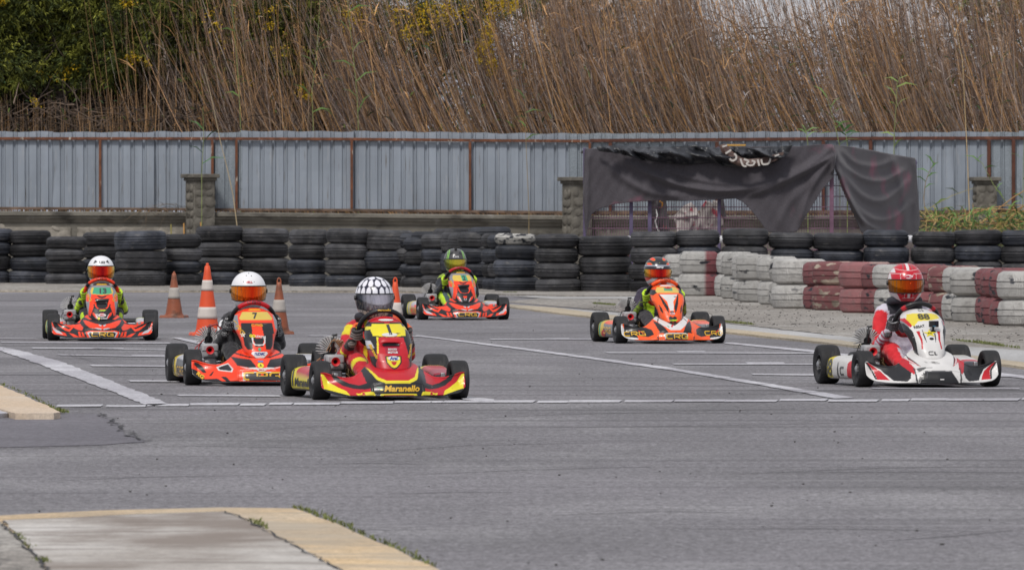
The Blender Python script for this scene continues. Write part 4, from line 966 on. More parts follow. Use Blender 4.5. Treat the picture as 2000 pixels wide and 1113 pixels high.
# ---- painted shells -------------------------------------------------------
bz=lambda x: interp(abs(x),[0,.2,.34,.42,.455,.475],[.036,.034,.035,.045,.062,.085])
bt=lambda x: interp(abs(x),[0,.07,.11,.14,.17,.21,.26,.30,.35,.41,.45,.475],[.262,.262,.255,.243,.222,.186,.153,.146,.149,.166,.180,.176])
byf=lambda x: interp(abs(x),[0,.1,.2,.3,.38,.44,.475],[-.855,-.845,-.815,-.77,-.72,-.675,-.645])
byt=lambda x: interp(abs(x),[0,.12,.18,.24,.32,.40,.475],[-.47,-.50,-.56,-.605,-.615,-.605,-.595])
def sm(f,x,e=.012): return (f(x-e)+2*f(x)+f(x+e))/4 if abs(x)<.46 else f(x)
def fairing_pt(x,v):
    z0,z1=sm(bz,x),sm(bt,x); yf,yt=sm(byf,x),sm(byt,x)
    wing=min(1,max(0,(abs(x)-.17)/.1))
    z=lerp(z0,z1,v)
    lip=.33
    if v<lip: g=.10*(v/lip)**2
    else:
        t=(v-lip)/(1-lip); g=.10+.90*(t**1.35)
    # scooped wings with a rolled upper edge
    y=lerp(yf,yt,g)+wing*.045*math.sin(PI*min(1,v/.95))*min(1,(.475-abs(x))/.05+.2)
    if wing and v>.9: y-=wing*.012*((v-.9)/.1)
    cen=max(0,1-(abs(x)/.2)**4); 
    if v>.42: y-=cen*.012*math.sin((v-.42)/.58*PI)
    # recessed logo panel
    if abs(x)<.165 and .0<v<.36: y+=.004
    return Vector((x,y,z))
NAS_A=([.170,.178,.19,.206,.26,.353,.426,.48,.508,.525,.534,.538],[.055,.088,.110,.125,.135,.152,.149,.126,.102,.075,.045,.015])
NAS_B=([.176,.182,.195,.23,.30,.34,.39,.45,.49,.515,.532,.540],[.040,.060,.082,.104,.116,.130,.152,.155,.138,.110,.070,.02])
def nas_y(z): return interp(z,[.16,.175,.2,.25,.3,.35,.4,.45,.5,.54],[-.650,-.672,-.678,-.655,-.620,-.572,-.515,-.450,-.375,-.300])
def nassau_pt(u,z,tab,hump=True):
    hw=interp(z,*tab); x=hw*math.sin(u*PI/2)*1.0
    y=nas_y(z)+.115*(abs(u)**2.6)*min(1,hw/.1)
    if hump: # ridge and mouth of the air scoop
        s=max(0,1-(abs(x)/.075)**4)
        if .372<z<.40: y-=.014*s*math.sin((z-.372)/.028*PI/2)
        if .335<z<=.372: y+=.030*s*math.sin((z-.335)/.037*PI)
    return Vector((x,y,z))
def painted_grid(name,fn,nu,nv,paint,parent,m,uv0=(-1,1),vv=(0,1),thick=.006):
    vs=[];cs=[]
    for j in range(nv+1):
        for i in range(nu+1):
            p=fn(lerp(uv0[0],uv0[1],i/nu),lerp(vv[0],vv[1],j/nv)); vs.append(p); cs.append(paint(p.x,p.z,p.y))
    fs=[(j*(nu+1)+i,j*(nu+1)+i+1,(j+1)*(nu+1)+i+1,(j+1)*(nu+1)+i) for j in range(nv) for i in range(nu)]
    mb=MB(); mb.v=[tuple(v) for v in vs]; mb.f=fs; mb.c=cs
    o=mb.build(name,m,parent,attr=True,smooth=0); o.data.shade_smooth()
    s=o.modifiers.new('shell','SOLIDIFY'); s.thickness=thick; s.offset=-1
    tree=BVHTree.FromPolygons(mb.v,mb.f)
    return o,tree
def layers(ls,base,mirror=True):
    """ls: list of (colour, polygon[(x,z)...] , mirrored?) later wins"""
    L=[]
    for l in ls:
        col,poly=l[0],l[1]; mir=l[2] if len(l)>2 else True
        xs=[p[0] for p in poly]; zs=[p[1] for p in poly]
        L.append((col,poly,mir,min(xs),max(xs),min(zs),max(zs)))
    def f(x,z,y=0):
        c=base
        if abs(x)<.004: x=-.004
        for col,poly,mir,a,b,c0,c1 in L:
            if c0<=z<=c1:
                if a<=x<=b and inpoly(x,z,poly): c=col
                elif mir and a<=-x<=b and inpoly(-x,z,poly): c=col
        return c
    return f
def tr(cx,gy,s): return lambda *p: [((x-cx)/s,(gy-y)/s) for x,y in p]
def tr2(cx,cc,gy,s):
    def f(*p):
        out=[]
        for x,y in p:
            a=min(1,max(0,(abs(x-cx)/s-.06)/.30)); out.append(((x-lerp(cc,cx,a))/s,(gy-y)/s))
        return out
    return f
def ell(cx,cz,rx,rz,n=20): return [(cx+rx*math.cos(2*PI*k/n),cz+rz*math.sin(2*PI*k/n)) for k in range(n)]

# ---- lettering ------------------------------------------------------------
GL={'C':[[(1,1),(.2,1),(0,.82),(0,.18),(.2,0),(1,0)]],'R':[[(0,0),(0,1),(.82,1),(1,.84),(1,.62),(.82,.45),(.16,.45)],[(.55,.34),(1,0)]],
    'G':[[(1,1),(.2,1),(0,.82),(0,.18),(.2,0),(1,0),(1,.48),(.5,.48)]]}
def stroke_text(txt,w_=.21,adv=1.32,asp=1.5):
    V=[];Fc=[]; x=0
    for ch in txt:
        for pl in GL[ch]:
            pl=[(px*asp+x,py) for px,py in pl]; n=len(pl); A=[];B=[]
            for i in range(n):
                d0=(Vector(pl[i])-Vector(pl[i-1])).normalized() if i else None
                d1=(Vector(pl[i+1])-Vector(pl[i])).normalized() if i<n-1 else None
                d=(d0+d1).normalized() if d0 and d1 else (d0 or d1)
                nn=Vector((-d.y,d.x)); k=w_/2/ (max(.5,nn.dot(Vector((-(d0 or d1).y,(d0 or d1).x)))))
                p=Vector(pl[i]); A.append(p+nn*k); B.append(p-nn*k)
            o=len(V); V+=A+B; Fc+=[(o+i,o+i+1,o+n+i+1,o+n+i) for i in range(n-1)]
        x+=adv*asp
    wd=x-(adv-1)*asp
    return [(v.x-wd/2,v.y-.5) for v in V],Fc
def font_text(txt,shear=0,bold=.0,sx=1.):
    cu=bpy.data.curves.new('t','FONT'); cu.body=txt; cu.size=1; cu.align_x='CENTER'; cu.align_y='CENTER'; cu.shear=shear; cu.offset=bold; cu.resolution_u=3
    o=bpy.data.objects.new('t',cu); COL.objects.link(o); dg=bpy.context.evaluated_depsgraph_get(); dg.update()
    me=bpy.data.meshes.new_from_object(o.evaluated_get(dg)); V=[(v.co.x*sx,v.co.y) for v in me.vertices]; Fc=[tuple(p.vertices) for p in me.polygons]
    bpy.data.objects.remove(o); bpy.data.curves.remove(cu); bpy.data.meshes.remove(me)
    if V:
        my=(max(v[1] for v in V)+min(v[1] for v in V))/2; mx_=(max(v[0] for v in V)+min(v[0] for v in V))/2; V=[(a-mx_,b-my) for a,b in V]
    return V,Fc
import bmesh
_M={}
def flatmat(c):
    k=tuple(round(a,3) for a in c)
    if k not in _M: _M[k]=mat('vinyl_print',k,.35,coat=.2)
    return _M[k]
def decal(parent,tree,VF,size,pos,col,name='lettering',ang=0,axis='y',off=.003,step=.02,keep=True):
    """print a flat shape on a curved shell: axis y = front surfaces, axis x = outer side surfaces (pos given as (y,z))"""
    V,Fc=VF
    if axis=='-x': V=[(-a,b) for a,b in V]
    ca,sa=math.cos(ang),math.sin(ang); bm=bmesh.new()
    pts=[(pos[0]+size*(a*ca-b*sa),pos[1]+size*(a*sa+b*ca)) for a,b in V]
    vs=[bm.verts.new((a,0,b)) for a,b in pts]
    for f in Fc:
        try: bm.faces.new([vs[i] for i in f])
        except ValueError: pass
    a0=min(p[0] for p in pts); a1=max(p[0] for p in pts); b0=min(p[1] for p in pts); b1=max(p[1] for p in pts)
    for lo,hi,no in ((a0,a1,(1,0,0)),(b0,b1,(0,0,1))):
        t=lo+step
        while t<hi:
            bmesh.ops.bisect_plane(bm,geom=bm.verts[:]+bm.edges[:]+bm.faces[:],plane_co=(t,0,0) if no[0] else (0,0,t),plane_no=no); t+=step
    kill=[]
    for v in bm.verts:
        a,b=v.co.x,v.co.z
        if axis=='y': r=tree.ray_cast(Vector((a,-2,b)),Vector((0,1,0))); 
        else:
            sx=-1 if axis=='-x' else 1
            r=tree.ray_cast(Vector((sx*2,a,b)),Vector((-sx,0,0)))
        if r[0] is None: kill.append(v); continue
        n=r[1]; 
        if axis=='y' and n.y>0: n=-n
        if axis!='y' and n.x*sx<0: n=-n
        v.co=r[0]+n*off
    if kill: bmesh.ops.delete(bm,geom=kill,context='VERTS')
    me=bpy.data.meshes.new(name); bm.to_mesh(me); bm.free(); me.materials.append(flatmat(col)); me.shade_smooth()
    o=bpy.data.objects.new(name,me); COL.objects.link(o); o.parent=parent; return o
def shape(poly): return (list(poly),[tuple(range(len(poly)))])

# ---- chassis, engine ------------------------------------------------------
def base_kart():
    k=thing('go_kart','x','go-kart')
    for sx in (-1,1):
        wheel(k,sx*.455,-.475,.127,.118,sx); wheel(k,sx*.478,.475,.139,.150,sx)
    fr=MB(); r=.013; z=.045
    for sx in (-1,1):
        fr.tube([(sx*.10,-.62,z),(sx*.16,-.56,z),(sx*.17,-.42,z),(sx*.20,-.2,z),(sx*.25,.1,z),(sx*.26,.52,z)],r,8)
        fr.tube([(sx*.17,-.44,z),(sx*.33,-.46,z+.03),(sx*.36,-.475,.11)],r,8)
        fr.tube([(sx*.22,-.12,z),(sx*.44,-.22,z+.02),(sx*.46,0,z+.02),(sx*.44,.24,z+.02),(sx*.25,.22,z)],.009,6)
        fr.tube([(sx*.05,-.24,.05),(sx*.03,-.25,.26)],.008,6)
    fr.tube([(-.10,-.62,z),(.10,-.62,z)],r,8); fr.tube([(-.25,.1,z),(.25,.1,z)],r,8); fr.tube([(-.26,.45,z),(.26,.45,z)],r,8)
    fr.tube([(-.17,-.72,.075),(-.16,-.60,.07)],.009,6); fr.tube([(.17,-.72,.075),(.16,-.60,.07)],.009,6)
    fr.build('frame',M_frameM,k)
    MB().box((0,-.29,.028),(.46,.80,.004)).build('floor_tray',M_alu,k)
    MB().tube([(-.50,.475,.139),(.50,.475,.139)],.0125,10).build('rear_axle',M_steel,k)
    for sx in (-1,1):
        MB().tube([(sx*.34,-.475,.127),(sx*.405,-.475,.127)],.010,8).box((sx*.355,-.475,.125),(.028,.035,.09)).build('stub_axle',M_alu,k,bevel=.003)
        MB().tube([(sx*.03,-.40,.10),(sx*.34,-.42,.12)],.006,6).build('tie_rod',M_alu,k)
        MB().box((sx*.11,-.47,.12),(.05,.012,.09),Matrix.Rotation(-.4,3,'X')).tube([(sx*.13,-.47,.05),(sx*.13,-.47,.13)],.005,6).build('pedal',M_steel,k,bevel=.002)
    # rear bumper
    MB().tube([(-.40,.64,.16),(-.36,.67,.16),(.36,.67,.16),(.40,.64,.16)],.03,10).build('rear_bumper',M_blk,k)
    # brake disc
    MB().lathe([(.02,-.003),(.08,-.003),(.08,.003),(.02,.003)],28,Matrix.Translation((.16,.475,.139))@Matrix.Rotation(PI/2,4,'Y'),close=True).build('brake_disc',M_steel,k)
    # seat shell
    vs=[];fs=[];nu,nv=14,12
    for j in range(nv+1):
        t=j/nv
        for i in range(nu+1):
            u=i/nu*2-1; ww=lerp(.165,.15,t)
            if t<.4: y=lerp(.0,.30,t/.4); z=.045+.015*abs(u)**2
            else: y=.30+.10*(t-.4)/.6; z=.045+.36*((t-.4)/.6)
            x=ww*math.sin(u*1.5)/math.sin(1.5); side=max(0,abs(u)-.55)/.45
            if t<.4: z+=side**1.3*lerp(.10,.22,t/.4)
            else: y-=side**1.3*lerp(.14,.06,(t-.4)/.6); 
            vs.append((x,y,z))
    mb=MB(); mb.add(vs,[(j*(nu+1)+i,j*(nu+1)+i+1,(j+1)*(nu+1)+i+1,(j+1)*(nu+1)+i) for j in range(nv) for i in range(nu)]); o=mb.build('seat',M_seat,k,smooth=0); o.data.shade_smooth(); s=o.modifiers.new('s','SOLIDIFY'); s.thickness=.006
    MB().box((0,-.12,.12),(.14,.15,.14),taper=.85).build('fuel_tank',mat('tank_plastic',(.34,.30,.20),.5),k,bevel=.02)
    # engine on the picture-left side: crankcase, finned cylinder, airbox with red trumpet
    e=MB().box((-.285,.20,.15),(.13,.15,.12)).build('engine',M_alu,k,bevel=.015)
    MB().lathe([(.0005,0),(.035,0),(.042,.012),(.042,.03),(.0005,.03)],20,Matrix.Translation((-.355,.20,.145))@Matrix.Rotation(-PI/2,4,'Y')).build('clutch_cover',M_blkM,e)
    fb=MB(); nf=19
    for i in range(nf):
        a=math.radians(-14+208*i/(nf-1)); c,s_=math.cos(a),math.sin(a); L_=.066
        ri,ro=.030,.030+L_*(1 if 0<i<nf-1 else .8)
        M=Matrix.Translation((-.272,.10,.308))@Matrix.Rotation(-a,4,'Y'); fb.add([M@Vector(v) for v in [(ri,-.055,-.0022),(ro,-.05,-.0022),(ro,.05,-.0022),(ri,.055,-.0022),(ri,-.055,.0022),(ro,-.05,.0022),(ro,.05,.0022),(ri,.055,.0022)]],[(3,2,1,0),(4,5,6,7),(0,1,5,4),(1,2,6,5),(2,3,7,6),(3,0,4,7)])
    fb.build('cylinder_head',M_fin,e,smooth=0,bevel=.0008)
    hc=MB(); hc.lathe([(.0005,-.05),(.031,-.05),(.031,.05),(.0005,.05)],20,Matrix.Translation((-.272,.11,.308))@Matrix.Rotation(PI/2,4,'X'))
    for z_ in np.linspace(.205,.275,5): hc.box((-.272,.11,z_),(.15,.10,.003))
    hc.lathe([(.04,0),(.04,.10)],16,Matrix.Translation((-.272,.11,.18)))
    hc.build('cylinder',M_blkM,e,smooth=0)
    MB().tube([(-.272,.06,.300),(-.272,.03,.36),(-.262,.07,.405),(-.25,.12,.405)],.012,8).tube([(-.262,.07,.405),(-.24,.05,.412)],.007,6).build('spark_plug_cap',M_blk,e)
    MB().box((-.262,.055,.155),(.07,.09,.055)).lathe([(.0005,0),(.02,0),(.02,.05),(.0005,.05)],14,Matrix.Translation((-.262,.02,.13))).build('carburettor',M_blkM,e,bevel=.004)
    ab=MB().box((-.268,-.055,.234),(.120,.13,.100)).build('airbox',M_air,k,bevel=.016)
    MB().box((-.262,-.045,.150),(.085,.11,.066)).build('airbox_base',M_air,ab,bevel=.012)
    MB().box((-.268,-.1205,.232),(.118,.004,.004)).build('seam',M_blk,ab)
    MB().lathe([(.013,-.006),(.014,.018),(.020,.030),(.029,.036),(.030,.030),(.021,.020),(.017,0),(.017,-.006)],24,Matrix.Translation((-.272,-.122,.238))@Matrix.Rotation(PI/2,4,'X'),close=True).build('intake_trumpet',M_redp,ab)
    MB().lathe([(.0005,.0),(.0135,0)],16,Matrix.Translation((-.272,-.1235,.238))@Matrix.Rotation(PI/2,4,'X')).build('intake_mouth',M_blackhole,ab)
    MB().tube([(-.34,.26,.13),(-.36,.36,.15),(-.30,.46,.19),(-.10,.55,.19),(.10,.56,.18)],[.020,.026,.036,.045,.03],12).build('exhaust',M_blkM,k)
    ab.location.x=-.028; e.location.x=-.018
    cb=MB(); 
    cb.tube([(-.20,.02,.18),(-.16,-.06,.24),(-.12,-.20,.14),(-.1,-.42,.06)],.003,5); cb.tube([(-.33,.1,.3),(-.38,.02,.22),(-.37,-.1,.10),(-.25,-.25,.06)],.0035,5); cb.tube([(-.21,-.02,.14),(-.19,-.15,.06),(-.14,-.35,.06)],.005,5)
    cb.tube([(-.27,.2,.34),(-.22,.1,.37),(-.18,.12,.30),(-.20,.16,.2)],.004,5)
    cb.build('control_cable',M_blk,k)
    misc=MB(); misc.tube([(-.20,-.02,.06),(-.19,-.01,.2)],.008,6); misc.tube([(-.18,.06,.05),(-.20,.05,.19)],.006,6); misc.tube([(-.17,-.1,.1),(-.22,-.1,.16)],.006,6); misc.box((-.19,.0,.11),(.03,.04,.05)); misc.box((-.185,.03,.16),(.025,.03,.03))
    misc.build('engine_bracket',mat('brassy_metal',(.25,.17,.09),.4,.8),k,bevel=.002)
    # steering wheel hub, spokes, column
    return k
def steering(k,cols,text,tcol,font=False):
    al=math.radians(33); C_=Vector((0,-.195,.452)); t=Vector((0,-math.sin(al),math.cos(al))); n=Vector((0,math.cos(al),math.sin(al)))
    R=.148; mb=MB(); K=64; r=.0165
    pts=[];cc=[]
    for i in range(K):
        a=2*PI*i/K; x=R*math.sin(a); v=R*math.cos(a); v=max(v,-R*.80); pts.append(C_+Vector((x*1.04,0,0))+t*v)
        deg=abs(math.degrees(math.atan2(x,v))); cc.append(next(c for lim,c in cols if deg<=lim))
    mb.tube(pts,r,12,close=True); mb.c=[c for c in cc for _ in range(12)]
    w_=mb.build('steering_wheel',M_body2,k,attr=True); w_.data.shade_smooth()
    sp=MB()
    for a in (90,-90,180): 
        d=Vector((math.sin(math.radians(a)),0,0))+t*math.cos(math.radians(a)); sp.tube([C_-n*.02,C_-n*.012+d*R*.5,C_+d*R*(.97 if a!=180 else .79)],[(.022,.004),(.016,.004),(.012,.004)],8)
    sp.build('spoke',M_redp if cols[0][1]!=BLK else M_blkM,w_)
    MB().box(C_-n*.006+t*.03,(.085,.03,.06),Matrix.Rotation(-(PI/2-al)+PI/2,3,'X')).build('lap_timer',M_blk,w_,bevel=.006)
    MB().tube([C_-n*.03,(0,-.42,.10)],.010,8).build('steering_column',M_steel,k)
    tree=BVHTree.FromPolygons(mb.v,mb.f)
    if text: decal(w_,tree,(stroke_text(text) if text=='CRG' else font_text(text,bold=.03,sx=1.3)),.017,(0,C_.z+t.z*R+.002),tcol,step=.01,off=.0015)
    return w_
def pod(k,side,paint,name='side_pod'):
    """side pod loft, outer surface facing out; paint(y,z)"""
    sec=[]; n=28; ny=64; vs=[];cs=[]
    for j in range(ny+1):
        t=j/ny; y=lerp(-.325,.325,t); xo=interp(t,[0,.08,.3,.7,.93,1],[.425,.462,.49,.508,.528,.522]); xi=.33; zt=interp(t,[0,.1,.4,.8,1],[.125,.165,.19,.205,.195]); zb=interp(t,[0,.1,1],[.07,.045,.038])
        if j in (0,ny): xo-=.03; zt-=.015; zb+=.012; xi+=.02
        for i in range(n):
            a=2*PI*i/n; c,s_=math.cos(a),math.sin(a); e=.35
            u=math.copysign(abs(c)**e,c); v=math.copysign(abs(s_)**e,s_)
            x=(xo+xi)/2+u*(xo-xi)/2; z=(zt+zb)/2+v*(zt-zb)/2
            if u>0: x-=.03*max(0,v)**3+.012*max(0,-v)**3
            vs.append((side*x,y,z)); cs.append(paint(y,z))
    fs=[(j*n+i,j*n+(i+1)%n,(j+1)*n+(i+1)%n,(j+1)*n+i) for j in range(ny) for i in range(n)]+[tuple(range(n-1,-1,-1)),tuple(ny*n+i for i in range(n))]
    if side<0: fs=[f[::-1] for f in fs]
    mb=MB(); mb.v=vs; mb.f=fs; mb.c=cs; o=mb.build(name,M_body,k,attr=True,smooth=50); return o,BVHTree.FromPolygons(vs,fs)
def copy_tree(o,parent=None):
    c=o.copy(); COL.objects.link(c); c.parent=parent
    for ch in [x for x in o.children]: copy_tree(ch,c)
    return c
KPOS={'1':(760.2,781,10.8),'88':(1809.3,756,11.5),'46':(1306.7,671,9.5),'2':(903.9,625,9.0),'13':(199,665.5,4.2),'7':(501.7,752.6,8.0)}
def place(o,key):
    px,py,yaw=KPOS[key]; g=G(px,py); th=math.radians(yaw); off=Vector((0,-.475,0)); off.rotate(Matrix.Rotation(th,3,'Z')); 
    o.location=(g.x-off.x,g.y+.0-off.y,0.006); o.rotation_euler=(0,0,th)

KARTS={}
proto=base_kart()
# pristine copy source kept as the first kart before its own shells are added
_first=[True]
def new_kart(key,label):
    if _first[0]: k=proto; _first[0]=False
    else:
        k=proto.copy(); COL.objects.link(k); k.parent=None
        for ch in CHILD0: copy_tree(ch,k)
    tag(k,label,'go-kart','go-karts on the track'); KARTS[key]=k; return k
CHILD0=list(proto.children)
def mech_color(k):
    pass

# ============ liveries ======================================================
def front_shell(k,layers_,base,m=M_body):
    return painted_grid('front_bumper',lambda u,v: fairing_pt(u*.475,v),236,62,layers(layers_,base),k,m)
def nassau(k,layers_,base,tab,m=M_body,hump=True):
    z0,z1=tab[0][0],tab[0][-1]
    return painted_grid('front_panel',lambda u,v: nassau_pt(u,lerp(z0,z1,v),tab,hump),90,110,layers(layers_,base),k,m,thick=.004)

# --- kart 1: red with yellow and black
k=new_kart('1','red, yellow and black kart with number 1, nearest to the camera')
T=tr2(1005,1050,1040,1193)
fl=[(BLK,T((780,770),(840,770),(900,870),(960,905),(1050,905),(1130,865),(1230,770),(1290,780),(1230,850),(1240,930),(1250,1010),(870,1010),(845,930),(800,910),(790,850))),
    (RED,T((860,745),(1150,745),(1225,775),(1130,860),(1050,890),(950,890),(880,850),(820,775))),
    (YEL,T((828,790),(850,800),(905,862),(965,886),(1060,886),(1060,908),(955,908),(885,880))),
    (BLK,T((505,825),(545,840),(590,880),(660,910),(740,925),(800,905),(850,900),(870,935),(780,955),(690,950),(610,930),(545,890))),
    (YEL,T((440,835),(462,845),(505,905),(570,945),(625,968),(655,1012),(560,1010),(460,975))),
    (BLK,T((445,950),(480,958),(640,1000),(640,1012),(445,1012))),
    (YEL,T((700,985),(740,985),(750,975),(845,970),(870,1012),(720,1012))),(RED,T((722,992),(750,996),(752,975),(768,975),(778,998),(735,1000))),
    (BLK,T((880,922),(1060,920),(1060,992),(892,992))),(YEL,T((905,990),(1060,986),(1060,1012),(890,1012))),(RED,T((935,996),(1060,993),(1060,1012),(930,1012)))]
fb,ft=front_shell(k,fl,RED)
decal(fb,ft,font_text('Maranello',shear=.25,bold=.035,sx=1.12),.052,(.022,.077),GOLD,step=.012)
decal(fb,ft,shape([(-.145,.086),(-.105,.083),(-.10,.079),(-.125,.080)]),1,(0,0),GRN,'stripe'); decal(fb,ft,shape([(-.125,.072),(-.10,.073),(-.102,.066),(-.115,.064)]),1,(0,0),YEL,'stripe')
T=lambda *p:[((x-lerp(1060,945,(845-y)/390))/1193,(1040-y)/1193) for x,y in p]
nl=[(BLK,T((700,440),(925,440),(905,560),(895,600),(900,760),(930,840),(700,840))),(SIL,T((760,585),(830,585),(865,640),(780,650)),False),(DRED,T((740,620),(850,660),(880,705),(740,690)),False),
    (BLK,[(-.2,.445),(-.09,.445),(-.1,.40),(-.2,.40)]),(YEL,[(-.16,.47),(-.10,.472),(-.095,.452),(-.155,.45)]),
    (RED,[(-.085,.54),(.085,.54),(.10,.50),(-.10,.50)],False),(YEL,[(-.096,.49),(.096,.49),(.115,.445),(.108,.414),(0,.405),(-.108,.414),(-.115,.445)],False),
    (RED,[(-.088,.402),(.088,.402),(.105,.30),(.10,.22),(.06,.17),(-.06,.17),(-.10,.22),(-.105,.30)],False),
    (YEL,[(-.088,.405),(-.078,.405),(-.092,.30),(-.102,.30)],False),(BLK,ell(0,.354,.061,.016)),(DRED,[(-.052,.345),(.052,.345),(.046,.300),(-.046,.300)],False),
    (BLK,[(-.052,.286),(.052,.286),(.054,.245),(.028,.212),(0,.196),(-.028,.212),(-.054,.245)],False),(YEL,[(-.044,.279),(.044,.279),(.045,.247),(.022,.218),(0,.205),(-.022,.218),(-.045,.247)],False),(RED,[(-.02,.25),(.02,.25),(.008,.225),(-.008,.225)],False),
    (BLK,[(-.12,.19),(.12,.19),(.08,.16),(-.08,.16)],False)]
na,nt_=nassau(k,nl,(.32,.02,.03),NAS_A)
decal(na,nt_,font_text('1',bold=.05,sx=1.15),.085,(.005,.450),(.03,.03,.035),'number',ang=.12)
decal(na,nt_,shape(ell(0,.418,.052,.012)),1,(0,0),WHI,'sticker'); decal(na,nt_,shape(ell(0,.512,.05,.007)),1,(0,0),WHI,'sticker')
decal(na,nt_,font_text('INTREPID',bold=.03),.014,(0,.418),(.45,.05,.1),off=.0045) if False else None
decal(na,nt_,font_text('BENGIO',shear=.2,bold=.03),.016,(0,.326),WHI); decal(na,nt_,font_text('MOTOR',shear=.1,bold=.04),.018,(0,.306),WHI)
decal(na,nt_,shape(ell(0,.268,.04,.0145)),1,(0,0),WHI,'sticker'); decal(na,nt_,font_text('Arai',shear=.2,bold=.05),.028,(0,.268),(.02,.05,.25),off=.0045)
decal(na,nt_,font_text('Maranello',shear=.2,bold=.03),.024,(-.118,.312),GOLD,ang=-1.22); decal(na,nt_,font_text('Maranello',shear=.2,bold=.03),.024,(.118,.315),GOLD,ang=1.22)
def pp1(y,z):
    if z<.055: return BLK
    if y>.18: return YEL
    if z>.15 and y<.13: return RED if y>-.1 else DRED
    if y>-.18: return YEL if z<.135 else RED
    return BLK
for s_ in (-1,1):
    po,pt=pod(k,s_,pp1); ax='-x' if s_<0 else 'x'
    decal(po,pt,font_text('1',bold=.02,sx=1.4 ),.15,(.245,.125),BLK,'number',axis=ax); decal(po,pt,font_text('Maranello',shear=.2,bold=.03,sx=1.5),.075,(-.02,.10),BLK if s_<0 else BLK,axis=ax)
steering(k,[(38,BLK),(180,BLK)],'maranello',GOLD)
cb=MB(); 
for i in range(5):
    a=i*.9; cb.tube([(-.33+.02*i,.05,.30),(-.30+.02*i,.0+.03*i,.375+.01*(i%2)),(-.22-.012*i,.04,.37),(-.20,.06,.28),(-.25,.05,.2)],.0035,6)
cb.tube([(-.36,.08,.26),(-.41,.1,.22),(-.44,.2,.13)],.004,6); cb.build('cable_loop',M_cable,k)

